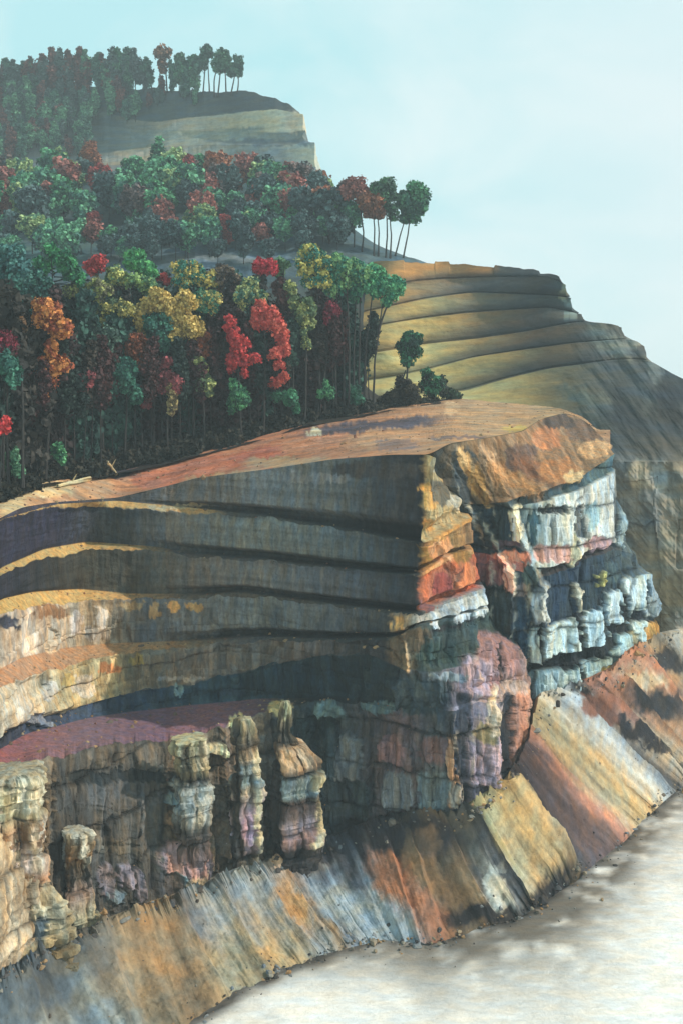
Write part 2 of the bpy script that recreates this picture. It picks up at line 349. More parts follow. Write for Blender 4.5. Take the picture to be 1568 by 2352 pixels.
CLIFF_SPOTS = [
    # upper shadowed walls, stains and seams
    (330, 1160, 470, 1170, (168, 156, 128)), (760, 1060, 960, 1100, (58, 58, 60)), (640, 1088, 800, 1110, (104, 110, 116)),
    (0, 1420, 60, 1445, (70, 70, 84)), (40, 1420, 90, 1500, (228, 206, 178)), (100, 1440, 140, 1495, (222, 196, 160)), (160, 1405, 190, 1460, (226, 204, 184)), (220, 1395, 240, 1440, (224, 206, 184)), (196, 1440, 250, 1470, (210, 186, 156)),
    (270, 1383, 330, 1400, (176, 140, 84)), (350, 1383, 368, 1420, (182, 142, 84)), (380, 1383, 412, 1405, (186, 144, 84)), (430, 1383, 460, 1405, (160, 130, 84)), (80, 1392, 150, 1420, (170, 120, 70)),
    (140, 1545, 175, 1575, (236, 196, 90)), (190, 1530, 210, 1560, (232, 190, 110)), (225, 1525, 285, 1545, (226, 140, 50)), (20, 1600, 60, 1660, (238, 222, 196)), (100, 1565, 124, 1610, (232, 220, 200)), (170, 1550, 215, 1600, (226, 206, 176)), (60, 1640, 110, 1665, (150, 156, 170)),
    (300, 1505, 330, 1525, (190, 160, 60)), (360, 1555, 470, 1568, (150, 146, 140)),
    (400, 1575, 420, 1600, (110, 140, 150)), (500, 1580, 560, 1600, (40, 58, 74)), (560, 1545, 700, 1590, (32, 50, 62)),
    # promontory
    (985, 1048, 1035, 1085, (176, 170, 150)), (965, 1110, 1010, 1165, (210, 160, 92)), (1000, 1100, 1050, 1160, (110, 104, 90)), (1030, 1120, 1080, 1170, (196, 186, 164)),
    (965, 1190, 1020, 1220, (200, 156, 96)), (985, 1240, 1040, 1290, (222, 160, 112)), (1040, 1260, 1080, 1300, (150, 116, 70)), (970, 1300, 1100, 1375, (176, 108, 84), .2, -.3), (1000, 1320, 1040, 1370, (160, 84, 78)), (1048, 1300, 1056, 1360, (110, 70, 60)), (995, 1330, 1001, 1385, (110, 66, 60)), (1055, 1290, 1085, 1350, (224, 140, 96)), (975, 1375, 1000, 1400, (140, 100, 100)),
    (915, 1440, 1110, 1452, (60, 60, 62), .4, -.33), (985, 1400, 1010, 1445, (200, 206, 208)), (1040, 1395, 1080, 1430, (206, 216, 222)), (1085, 1370, 1118, 1420, (200, 214, 220)),
    (900, 1415, 925, 1480, (190, 150, 96)), (895, 1440, 985, 1500, (92, 84, 72)), (965, 1475, 1085, 1530, (56, 74, 72)), (1085, 1425, 1165, 1465, (66, 84, 84)),
    (1095, 1460, 1195, 1540, (176, 128, 124), .14, .45), (1140, 1470, 1150, 1550, (70, 62, 66), .3, .5), (1060, 1510, 1130, 1590, (196, 164, 176), .3, .2), (1115, 1550, 1145, 1575, (170, 118, 116)), (985, 1545, 1065, 1570, (140, 156, 170)), (1150, 1560, 1205, 1600, (206, 170, 150)),
    (1046, 1590, 1078, 1770, (62, 68, 82)), (1088, 1655, 1140, 1700, (168, 152, 108)), (1085, 1700, 1150, 1800, (186, 158, 172)), (1120, 1570, 1148, 1680, (236, 210, 176)), (1135, 1680, 1156, 1790, (230, 190, 200)), (1154, 1595, 1178, 1760, (52, 54, 62)), (1185, 1590, 1213, 1720, (210, 140, 108)),
    (1025, 1690, 1050, 1850, (206, 160, 124)), (1040, 1800, 1060, 1850, (190, 176, 160)),
    # recess
    (720, 1612, 790, 1650, (110, 140, 150)), (830, 1610, 900, 1640, (90, 116, 126)), (900, 1560, 1030, 1640, (64, 80, 90)), (860, 1690, 930, 1755, (128, 104, 108)), (960, 1690, 1030, 1750, (128, 108, 112)), (870, 1770, 950, 1860, (130, 140, 150)), (958, 1770, 1040, 1860, (120, 138, 146)), (660, 1640, 760, 1700, (40, 56, 62)), (770, 1690, 830, 1790, (120, 128, 134)), (690, 1780, 760, 1880, (80, 92, 98)), (620, 1610, 665, 1650, (196, 180, 130)),
    (800, 1790, 850, 1880, (60, 74, 80)), (780, 1880, 1000, 1930, (48, 50, 56)),
    # lower cliff
    (200, 1715, 420, 1760, (112, 100, 84)), (150, 1770, 430, 1800, (52, 56, 56)), (160, 1800, 420, 1850, (96, 92, 88)), (180, 1920, 330, 1960, (110, 100, 84)), (232, 1985, 262, 2060, (140, 124, 128)), (270, 1978, 300, 2040, (160, 140, 148)), (305, 1985, 330, 2060, (146, 130, 138)), (250, 2045, 280, 2070, (130, 146, 150)), (370, 1930, 480, 2010, (150, 124, 124)), (380, 2000, 430, 2020, (130, 160, 168)), (380, 1870, 470, 1900, (130, 112, 92)), (380, 1820, 440, 1850, (150, 180, 190)), (400, 1790, 470, 1815, (196, 200, 196)), (480, 1700, 520, 1730, (220, 212, 180)), (440, 1700, 465, 1770, (222, 210, 160)), (530, 1640, 560, 1680, (220, 206, 160)), (340, 2000, 430, 2060, (72, 68, 66)),
]
CLIFF_RIDGES = [
    ([(1012, 1070), (1045, 1110), (1068, 1170)], 20, 2.0, 6),
    ([(1005, 1160), (1000, 1230), (1040, 1300), (1052, 1360)], 16, 1.5, 8),
    ([(1150, 1585), (1148, 1680), (1153, 1800)], 60, 4.0, 8),
    ([(1090, 1590), (1092, 1690), (1085, 1780)], 16, 1.4, 7),
    ([(1046, 1640), (1052, 1760), (1058, 1860)], 22, 1.8, 8),
    ([(922, 1440), (930, 1500), (938, 1545)], 24, 1.6, 9),
    ([(1085, 1500), (1100, 1560)], 20, 1.3, 8), ([(1150, 1470), (1180, 1560)], 24, 1.6, 8),
    ([(330, 1940), (334, 2070)], 30, 3.0, 6), ([(480, 1890), (470, 2020)], 34, 3.4, 6),
    ([(205, 1905), (202, 1990)], 40, 3.2, 5), ([(260, 2000), (262, 2090)], 14, 1.0, 5),
    ([(845, 1700), (838, 1880)], 50, 2.2, 10), ([(940, 1640), (946, 1860)], 40, 1.8, 10), ([(768, 1620), (775, 1800)], 30, 1.6, 8), ([(700, 1620), (712, 1820)], 40, 2.4, 9),
    ([(112, 1770), (118, 2120)], 30, 2.0, 6), ([(258, 1720), (262, 1800), (256, 1900)], 40, 2.0, 7), ([(330, 1830), (326, 1935)], 60, 2.2, 7), ([(410, 1710), (415, 1800)], 40, 2.0, 8), ([(428, 1880), (432, 2040)], 22, 2.2, 6), ([(385, 1960), (392, 2060)], 16, 1.6, 5), ([(520, 1660), (530, 1760), (528, 1960)], 26, 3.5, 8), ([(500, 1870), (505, 2000)], 20, 2.0, 6), ([(610, 1640), (612, 1800), (606, 1980)], 16, 2.5, 6), ([(290, 2010), (296, 2080)], 12, 1.0, 4), ([(230, 2010), (232, 2100)], 14, 1.4, 4),
    ([(880, 1700), (884, 1870)], 24, 1.2, 6), ([(905, 1560), (915, 1640)], 30, 2.0, 8), ([(990, 1680), (996, 1860)], 26, 1.6, 6), ([(820, 1600), (825, 1690)], 30, 2.0, 7), ([(735, 1640), (742, 1900)], 22, 2.5, 7),
    ([(1213, 1590), (1213, 1700)], 26, 1.6, 6), ([(1125, 1470), (1150, 1550)], 20, 1.4, 8), ([(1040, 1400), (1046, 1440)], 18, 1.0, 6), ([(1090, 1370), (1094, 1430)], 18, 1.0, 5), ([(1010, 1550), (1014, 1620)], 20, 1.4, 6),
]
CL_WALL = {0: 1.0, 2: 1.0, 4: 1.0, 6: 1.0, 8: 1.0, 9: 0.8, 11: 1.0, 12: .5}

def cliff_colour(e):
    U, SEG, W, PX, PY, S, P = (e[k] for k in ('U', 'SEG', 'W', 'PX', 'PY', 'S', 'P'))
    C = np.zeros(P.shape)
    for i, st in enumerate(CLIFF_SEGS):
        m = SEG == i
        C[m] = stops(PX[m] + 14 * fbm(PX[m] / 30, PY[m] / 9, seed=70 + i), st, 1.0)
    z = P[..., 2]
    wall = np.isin(SEG, list(CL_WALL))
    # thin courses of darker and lighter rock
    strat = fbm(S / 60.0, z / 0.9, seed=5, o=3)
    C *= np.where(wall, 1 + 0.30 * strat, 1.0)[..., None]
    C = paint(C, PX, PY, CLIFF_SPOTS, seed=11, crisp=.13)
    e['H'] = np.sqrt(C.mean(-1))
    # undercut shade at the foot of the upper walls, put into the colour
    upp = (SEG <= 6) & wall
    foot_shade = sstep(0.72, 0.92, W + 0.07 * vnoise(S / 12, z, seed=8)) * upp * sstep(300, 520, PX) * (1 - sstep(965, 985, PX))
    C *= (1 - 0.78 * foot_shade)[..., None]
    rB, cB, eB = blocks(S, z, 8.0, 6.5, 44)
    C *= (1 - 0.65 * np.exp(-eB / .35) * wall * sstep(1600, 1680, PY))[..., None]
    # vertical streaks, joints
    rb, rc, ed = blocks(S, z, 4.6, 1.9, 21, .5)
    C *= np.where(wall & (PY > 1395), 0.72 + 0.5 * rb, 1.0)[..., None]
    st = fbm(S / 0.9, z / 7.0, seed=31, o=3)
    C *= np.where(wall, 1 + np.where(PX < 330, .55, .32) * st, 1 + 0.12 * st)[..., None]
    cr = ridge_highlight(PX, PY, CLIFF_RIDGES[:7])[..., None]
    C = C * (1 - .45 * cr) + lin((212, 186, 150)) * .45 * cr
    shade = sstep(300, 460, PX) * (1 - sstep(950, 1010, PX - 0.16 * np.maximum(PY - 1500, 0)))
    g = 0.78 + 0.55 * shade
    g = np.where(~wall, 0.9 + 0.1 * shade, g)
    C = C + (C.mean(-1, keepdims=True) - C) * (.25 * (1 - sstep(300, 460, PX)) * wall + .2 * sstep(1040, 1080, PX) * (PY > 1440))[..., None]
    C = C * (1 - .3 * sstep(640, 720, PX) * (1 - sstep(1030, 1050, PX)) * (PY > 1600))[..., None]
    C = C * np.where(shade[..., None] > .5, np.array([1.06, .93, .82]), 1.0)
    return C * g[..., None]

def cliff_shape(e):
    U, SEG, W, PX, PY, S, P = (e[k] for k in ('U', 'SEG', 'W', 'PX', 'PY', 'S', 'P'))
    z = P[..., 2]; x, y = P[..., 0], P[..., 1]
    wall = np.isin(SEG, list(CL_WALL)).astype(float)
    body = wall * np.clip(np.sin(np.pi * np.clip(W, 0.02, 0.98)) * 3, 0, 1)
    lower = sstep(1380, 1480, PY)
    rb, rc, ed = blocks(S, z, 4.6, 1.9, 21, .5)
    rb2, rc2, ed2 = blocks(S, z, 8.0, 6.5, 44)
    blk = (rb - 0.5) * 0.45 + (rc - .5) * 0.5 + (rb2 - 0.5) * 1.2 - 0.14 * np.exp(-ed / 0.2) - 0.45 * np.exp(-ed2 / 0.35)
    nose0 = sstep(1000, 1050, PX) * sstep(1540, 1600, PY)
    flute = fbm(S / 1.5, z / 12.0, seed=31) * (1.1 + .5 * nose0) + fbm(S / .7, z / 4.0, seed=32) * .35
    soft = fbm(S / 9, z / 6, seed=77) * 0.8 + 0.18 * fbm(S / 2.0, z / 0.7, seed=66) + 0.25 * fbm(S / 1.3, z / 8, seed=67)
    nose = sstep(965, 1000, PX)
    k = np.clip(lower + nose * .7, 0, 1)
    rightlow = k * (1 - 0.0)
    dn = body * ((blk + flute) * rightlow + soft * (1 - rightlow)) + body * (4.0 - 2.2 * nose) * (np.clip(e['H'], .1, .75) - .38) * k * sstep(1560, 1640, PY + 300 * nose)
    # undercut at wall feet above the benches
    under = sstep(0.74, 0.90, W) * (1 - sstep(.97, 1.0, W)) * ((SEG <= 6) & (SEG % 2 == 0))
    dn = dn - 2.2 * under * sstep(300, 500, PX)
    bench = 1 - wall
    dz = bench * (0.35 * fbm(x / 5, y / 3, seed=5)) * np.clip(np.minimum(W, 1 - W) * 6, 0, 1)
    # ragged rims
    dz = dz + (0.8 * fbm(S / 3.5, S * 0, seed=15) + .35 * fbm(S / .9, S * 0, seed=16)) * np.where(wall > 0, np.clip(1 - W * 4, 0, 1), np.clip(W * 3 - 2, 0, 1)) * (SEG > 0)
    dc = ridge_relief(PX, PY, CLIFF_RIDGES)
    saw = np.interp(PY, [1045, 1110, 1170, 1205, 1245, 1300, 1345, 1395, 1420], [0, -1.5, 2.6, -1.8, 2.2, -2.0, -1.5, 1.0, 0])
    dc = dc + saw * np.exp(-((PX - 978) / 15.0) ** 2) * wall
    return dn, dc, dz

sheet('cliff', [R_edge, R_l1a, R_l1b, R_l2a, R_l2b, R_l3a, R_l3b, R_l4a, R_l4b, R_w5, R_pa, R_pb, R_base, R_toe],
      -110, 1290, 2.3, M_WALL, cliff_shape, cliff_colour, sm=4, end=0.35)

# ================================================================== TERRACE on top of the cliff
T0 = [(-110, 1200, 196), (0, 1146, 213), (100, 1110, 236), (270, 1083, 262), (500, 1030, 275), (700, 975, 290), (900, 937, 305), (1050, 915, 325), (1180, 925, 322), (1250, 933, 312), (1300, 940, 296), (1345, 960, 289), (1402, 1019, 271)]
T1 = EDGE + [(1000, 1036, 216), (1030, 1018, 225), (1100, 1008, 240), (1200, 990, 258), (1240, 962, 275), (1300, 947, 291), (1345, 967, 286), (1402, 1024, 269)]
TM = []
for px in range(-110, 1402, 40):
    a = [np.interp(px, [p[0] for p in T0], [p[k] for p in T0]) for k in (1, 2)]
    b = [np.interp(px, [p[0] for p in T1], [p[k] for p in T1]) for k in (1, 2)]
    TM.append((px, (a[0] + b[0]) / 2 - 1.5, (a[1] + b[1]) / 2))
TB = [(p[0], p[1] + 3, p[2] + 14) for p in T0]
TSPOTS = [
    (0, 1120, 60, 1190, (206, 174, 120)), (40, 1105, 175, 1140, (216, 186, 132)), (170, 1095, 260, 1150, (186, 140, 98)), (230, 1072, 330, 1095, (74, 62, 70)), (300, 1080, 420, 1120, (196, 110, 78)), (380, 1050, 520, 1095, (190, 104, 72), .3, -.2),
    (430, 1085, 600, 1105, (186, 150, 112), .3, -.15), (520, 1030, 660, 1065, (180, 92, 66), .3, -.2), (640, 1000, 800, 1035, (188, 118, 78), .3, -.15), (560, 1050, 760, 1075, (176, 140, 104)), (700, 965, 1010, 990, (84, 74, 86), .35, -.1), (800, 985, 1000, 1025, (186, 134, 92), .3, -.1),
    (820, 965, 1040, 945, (74, 64, 78)), (860, 1010, 960, 1035, (140, 110, 100)), (1020, 925, 1060, 950, (206, 160, 112)), (1060, 920, 1240, 985, (180, 140, 98)), (1150, 978, 1220, 992, (190, 160, 70)), (980, 1002, 1120, 1010, (130, 104, 96)), (1000, 1000, 1080, 975, (184, 132, 92)), (710, 985, 740, 1000, (200, 190, 160)),
]
def terrace_colour(e):
    PX, PY, P = e['PX'], e['PY'], e['P']
    C = stops(PX, [(0, (196, 150, 104)), (300, (186, 124, 84)), (600, (184, 112, 76)), (850, (176, 118, 80)), (1100, (182, 138, 94)), (1250, (176, 140, 96)), (1400, (180, 130, 90))], 1.0)
    C = paint(C, PX, PY, [s for s in TSPOTS if s[3] > s[1]], warp=7, seed=4)
    n = fbm(P[..., 0] / 9 + P[..., 1] / 20, P[..., 1] / 2.5, seed=12)
    return (C * .75 + C.mean(-1, keepdims=True) * .25 * np.array([1.1, 1, .85])) * (0.86 * (1 + 0.45 * n))[..., None]
def terrace_shape(e):
    P = e['P']; z = np.zeros(P.shape[:2])
    mask = np.clip(np.minimum((e['SEG'] + e['W']), 3 - (e['SEG'] + e['W'])) * 2, 0, 1)
    return z, z, mask * (0.5 * fbm(P[..., 0] / 7, P[..., 1] / 7, seed=2) + 0.15 * fbm(P[..., 0], P[..., 1], seed=3))
sheet('terrace', [TB, T0, TM, T1], -110, 1402, 2.6, M_BENCH, terrace_shape, terrace_colour, sm=4, rowstep=1.6)

# ================================================================== EASTERN BLUFF behind the promontory
D0 = [(985, 1047, 225), (1030, 1019, 226), (1100, 1009, 240), (1200, 991, 258), (1240, 963, 275), (1300, 948, 291), (1345, 968, 286), (1404, 1024, 269)]
D1 = [(985, 1150, 233), (1040, 1140, 235), (1090, 1160, 239), (1160, 1152, 235), (1250, 1128, 237), (1330, 1100, 246), (1410, 1042, 262)]
D2 = [(985, 1165, 233), (1040, 1160, 235), (1090, 1170, 239), (1160, 1170, 235), (1250, 1150, 236), (1330, 1125, 245), (1414, 1078, 261)]
D3 = [(985, 1260, 232), (1040, 1262, 235), (1100, 1268, 238), (1160, 1275, 235), (1245, 1305, 235), (1321, 1281, 244), (1345, 1265, 246), (1413, 1243, 257), (1440, 1200, 262)]
D3b = [(985, 1285, 231), (1040, 1287, 234), (1100, 1293, 236), (1160, 1300, 233), (1245, 1325, 234), (1321, 1301, 243), (1345, 1285, 245), (1413, 1262, 256), (1462, 1275, 264)]
D4 = [(985, 1440, 231), (1100, 1440, 235), (1170, 1450, 233), (1253, 1433, 233), (1329, 1409, 241), (1390, 1385, 248), (1425, 1350, 253), (1473, 1315, 260), (1495, 1320, 264)]
D5 = [(985, 1520, 230), (1100, 1510, 234), (1170, 1525, 232), (1253, 1515, 232), (1325, 1490, 240), (1381, 1480, 246), (1425, 1435, 252), (1477, 1400, 259), (1524, 1390, 265)]
D6 = [(985, 1550, 230), (1170, 1550, 231), (1240, 1540, 231), (1325, 1522, 239), (1400, 1500, 247), (1440, 1455, 253), (1480, 1425, 258), (1516, 1440, 264)]
D7 = [(985, 1640, 229), (1170, 1630, 230), (1220, 1608, 230), (1300, 1585, 236), (1340, 1578, 240), (1400, 1550, 246), (1450, 1500, 252), (1490, 1480, 257), (1516, 1478, 262)]
D8 = [(p[0], p[1] + 70, p[2] - 2) for p in D7]
BLUFF_SEGS = [
    [(1000, (84, 84, 80)), (1060, (110, 96, 76)), (1130, (140, 112, 84)), (1250, (146, 114, 86)), (1400, (156, 126, 96))],
    [(1000, (60, 64, 64)), (1160, (52, 60, 62)), (1300, (66, 84, 90)), (1410, (80, 104, 110))],
    [(1040, (44, 56, 64)), (1190, (40, 58, 66)), (1215, (160, 176, 178)), (1300, (206, 208, 200)), (1400, (190, 198, 200)), (1418, (60, 74, 80)), (1440, (140, 160, 166))],
    [(1040, (120, 80, 78)), (1120, (140, 88, 82)), (1210, (160, 104, 90)), (1225, (60, 60, 62)), (1321, (56, 52, 56)), (1413, (60, 62, 66)), (1460, (90, 104, 106))],
    [(1040, (46, 52, 56)), (1180, (52, 58, 62)), (1220, (44, 62, 76)), (1320, (46, 62, 80)), (1400, (50, 64, 72)), (1440, (60, 76, 84)), (1490, (90, 104, 110))],
    [(1040, (46, 56, 66)), (1210, (44, 62, 76)), (1226, (186, 206, 208)), (1320, (194, 214, 218)), (1420, (180, 200, 206)), (1480, (170, 190, 194)), (1524, (110, 124, 130))],
    [(1040, (44, 56, 66)), (1220, (36, 46, 52)), (1400, (40, 46, 50)), (1516, (60, 70, 76))],
    [(1040, (46, 60, 72)), (1210, (50, 74, 90)), (1235, (130, 156, 162)), (1340, (160, 184, 188)), (1420, (150, 160, 140)), (1516, (176, 140, 90))],
    [(1040, (90, 90, 90)), (1516, (120, 100, 80))],
]
BLUFF_SPOTS = [
    (1035, 1030, 1090, 1160, (70, 76, 78)), (1050, 1035, 1075, 1075, (214, 176, 124), .3, 1.2), (1075, 1085, 1125, 1150, (180, 140, 84), .3, 1.3), (1100, 1030, 1140, 1075, (196, 160, 124), .3, 1), (1130, 1080, 1240, 1130, (180, 134, 90), .4, .5), (1160, 1020, 1230, 1080, (104, 84, 74)), (1220, 980, 1290, 1030, (180, 124, 88)), (1180, 1060, 1280, 1100, (130, 90, 66), .4, .5), (1240, 1050, 1320, 1110, (170, 120, 80)), (1300, 960, 1400, 1010, (120, 96, 80)), (1330, 1010, 1400, 1050, (204, 160, 116)), (1290, 1080, 1340, 1110, (200, 168, 124)), (1240, 955, 1320, 985, (84, 72, 66)),
    (1090, 1165, 1175, 1245, (40, 52, 58)), (1172, 1160, 1196, 1240, (206, 200, 172)), (1105, 1235, 1195, 1256, (84, 66, 70)), (1130, 1262, 1215, 1290, (196, 130, 108)), (1060, 1180, 1130, 1260, (42, 50, 54)), (1090, 1290, 1160, 1340, (110, 76, 76)), (1080, 1340, 1170, 1440, (44, 54, 56)), (1155, 1290, 1180, 1350, (206, 150, 130)), (1170, 1335, 1215, 1365, (120, 110, 108)),
    (1218, 1345, 1258, 1425, (196, 208, 212), .3), (1222, 1440, 1250, 1515, (190, 206, 206)), (1205, 1290, 1240, 1340, (72, 92, 94)), (1180, 1370, 1215, 1600, (40, 62, 80)),
    (1225, 1250, 1320, 1290, (196, 156, 148)), (1340, 1230, 1400, 1262, (176, 146, 150)), (1213, 1170, 1235, 1260, (90, 120, 130)), (1240, 1160, 1300, 1180, (80, 84, 84)), (1316, 1160, 1334, 1260, (96, 104, 108)), (1338, 1150, 1366, 1215, (156, 184, 190)), (1310, 1220, 1325, 1300, (220, 206, 170)),
    (1248, 1330, 1320, 1425, (44, 60, 76)), (1320, 1330, 1332, 1400, (206, 200, 180)), (1335, 1320, 1378, 1400, (46, 62, 74)), (1372, 1310, 1386, 1345, (200, 190, 120)), (1385, 1290, 1430, 1340, (70, 88, 92)), (1330, 1415, 1338, 1600, (40, 46, 50)), (1388, 1360, 1428, 1425, (188, 208, 216)), (1434, 1325, 1475, 1390, (196, 212, 216)), (1384, 1440, 1396, 1500, (46, 54, 56)), (1428, 1360, 1440, 1430, (50, 60, 66)), (1486, 1330, 1520, 1420, (150, 168, 178)), (1455, 1425, 1482, 1480, (196, 212, 208)), (1410, 1455, 1446, 1510, (180, 206, 206)), (1440, 1400, 1482, 1422, (44, 48, 52)), (1490, 1430, 1520, 1475, (180, 140, 80)),
    (1323, 1395, 1336, 1500, (34, 40, 46)), (1381, 1375, 1392, 1495, (36, 42, 48)), (1425, 1335, 1436, 1450, (38, 44, 50)), (1241, 1415, 1251, 1520, (34, 42, 50)), (1476, 1330, 1487, 1420, (44, 50, 56)), (1250, 1502, 1330, 1532, (34, 40, 46)), (1338, 1490, 1400, 1512, (34, 40, 44)), (1395, 1430, 1430, 1458, (40, 46, 50)),
    (1250, 1540, 1328, 1590, (170, 190, 194)), (1340, 1520, 1395, 1570, (160, 186, 188)), (1380, 1530, 1420, 1570, (180, 160, 90)), (1412, 1180, 1424, 1300, (52, 60, 64)), (1424, 1180, 1440, 1260, (150, 170, 176)),
]
BLUFF_RIDGES = [
    ([(1040, 1110), (1088, 1180), (1135, 1250), (1180, 1320), (1176, 1400), (1168, 1470)], 46, 6.0, 20),
    ([(1172, 1150), (1198, 1240), (1225, 1300), (1243, 1345), (1238, 1400), (1256, 1440), (1250, 1520)], 34, 5.0, 18),
    ([(1080, 1180), (1100, 1230), (1118, 1290), (1125, 1360), (1120, 1430)], 26, 3.0, 12), ([(1120, 1165), (1140, 1215)], 18, 2.0, 10), ([(1205, 1330), (1212, 1400), (1208, 1500), (1214, 1590)], 26, 3.0, 12),
    ([(1285, 1400), (1290, 1600)], 18, 1.2, 6), ([(1290, 1160), (1294, 1300)], 20, 1.0, 6), ([(1370, 1100), (1372, 1260)], 20, 1.0, 6),
    ([(1322, 1160), (1326, 1300), (1332, 1420), (1330, 1600)], 50, 2.6, 7),
    ([(1414, 1050), (1416, 1240)], 30, 2.2, 6), ([(1392, 1280), (1394, 1400), (1384, 1500)], 30, 1.8, 6), ([(1432, 1300), (1440, 1430)], 24, 1.5, 5), ([(1480, 1310), (1484, 1480)], 24, 1.8, 6),
    ([(1050, 1030), (1078, 1075), (1128, 1150)], 22, 2.0, 12), ([(1092, 1020), (1130, 1070), (1170, 1140)], 18, 1.2, 14), ([(1150, 1010), (1200, 1080), (1240, 1120)], 24, 1.0, 16), ([(1250, 990), (1290, 1090)], 30, 1.2, 20), ([(1330, 970), (1370, 1060)], 26, 1.0, 16),
]
def bluff_colour(e):
    SEG, W, PX, PY, S, P = (e[k] for k in ('SEG', 'W', 'PX', 'PY', 'S', 'P'))
    C = np.zeros(P.shape); z = P[..., 2]
    for i, st in enumerate(BLUFF_SEGS):
        m = SEG == i
        C[m] = stops(PX[m], st, 1.0)
    C = paint(C, PX, PY, BLUFF_SPOTS, seed=21, warp=8, crisp=.12)
    n = fbm(S / 1.0, z / 6.0, seed=33, o=3)
    t = fbm((PX - 0.55 * PY) / 9.0, (PY + .5 * PX) / 50.0, seed=35, o=3)
    e['H'] = np.sqrt(C.mean(-1))
    rB, cB, eB = blocks(S, z, 9.0, 7.5, 64, .2)
    C *= (1 - 0.7 * np.exp(-eB / .35) * (SEG > 0))[..., None]
    C *= (1 + np.where(SEG == 0, 0.85 * t, 0.34 * n))[..., None]
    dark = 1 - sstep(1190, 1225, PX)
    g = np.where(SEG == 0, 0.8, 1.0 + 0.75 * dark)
    cr = ridge_highlight(PX - 4, PY, BLUFF_RIDGES[:5])[..., None]
    C = C * (1 - .5 * cr) + lin((186, 180, 160)) * .5 * cr
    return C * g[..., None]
def bluff_shape(e):
    SEG, W, PX, PY, S, P = (e[k] for k in ('SEG', 'W', 'PX', 'PY', 'S', 'P'))
    z = P[..., 2]
    rb, rc, ed = blocks(S, z, 3.4, 3.0, 61, .2)
    rb2, rc2, ed2 = blocks(S, z, 9.0, 7.5, 64, .2)
    body = np.clip(np.sin(np.pi * np.clip((SEG + W) / 9, .02, 1)) * 4, 0, 1)
    wall = (SEG > 0)
    dn = wall * body * ((rb - .5) * 0.35 + (rb2 - .5) * 1.0 - 0.1 * np.exp(-ed / .2) - 0.45 * np.exp(-ed2 / .35) + 0.9 * fbm(S / 1.4, z / 11, seed=36) + .3 * fbm(S / .6, z / 5, seed=37))
    rec = ((SEG == 1) | (SEG == 3) | (SEG == 6)).astype(float) * np.sin(np.pi * W)
    dn = dn + wall * body * 2.6 * (np.clip(e['H'], .1, .8) - .42)
    dn = dn - 0.5 * rec + (SEG == 0) * np.sin(np.pi * W) * (1.6 * fbm((PX - 0.5 * PY) / 26.0, PY / 90.0, seed=38) + .5 * fbm(PX / 9, PY / 9, seed=39))
    dc = ridge_relief(PX, PY, BLUFF_RIDGES)
    return dn, dc, np.zeros_like(z) + 0.4 * fbm(S / 3, z * 0, seed=4) * (SEG > 1) * np.sin(np.pi * W)
sheet('bluff', [D0, D1, D2, D3, D3b, D4, D5, D6, D7, D8], 985, 1600, 2.3, M_WALL, bluff_shape, bluff_colour, sm=3, end=0.45)

# ================================================================== SCREE below the cliffs
TAL = [((-110, 2310, 143), (-150, 2640)), ((0, 2235, 153), (60, 2530)), ((110, 2165, 166), (230, 2430)), ((330, 2080, 181.5), (430, 2356)), ((450, 2040, 189.5), (580, 2264)), ((560, 1990, 194.5), (700, 2208)),
       ((650, 1970, 201), (790, 2180)), ((740, 1930, 207), (870, 2158)), ((900, 1868, 207), (990, 2168)), ((1050, 1864, 201), (1190, 2110)), ((1100, 1832, 201), (1250, 2072)), ((1160, 1796, 205), (1330, 2020)),
       ((1216, 1690, 218), (1440, 1925)), ((1235, 1596, 227), (1510, 1855)), ((1340, 1566, 236), (1575, 1800)), ((1400, 1538, 242), (1620, 1775)), ((1450, 1488, 248), (1680, 1750)), ((1520, 1462, 259), (1750, 1735)), ((1640, 1440, 290), (1900, 1710)), ((1800, 1430, 340), (2100, 1690))]
TA = [a for a, b in TAL]; TZ = [(b[0], b[1], gy(b[1])) for a, b in TAL]
TU = [(a[0] - 4, a[1] - 10, a[2] + 9) for a in TA]
TY = [(b[0] + 10, b[1] + 14, gy(b[1]) - 1) for b in TZ]
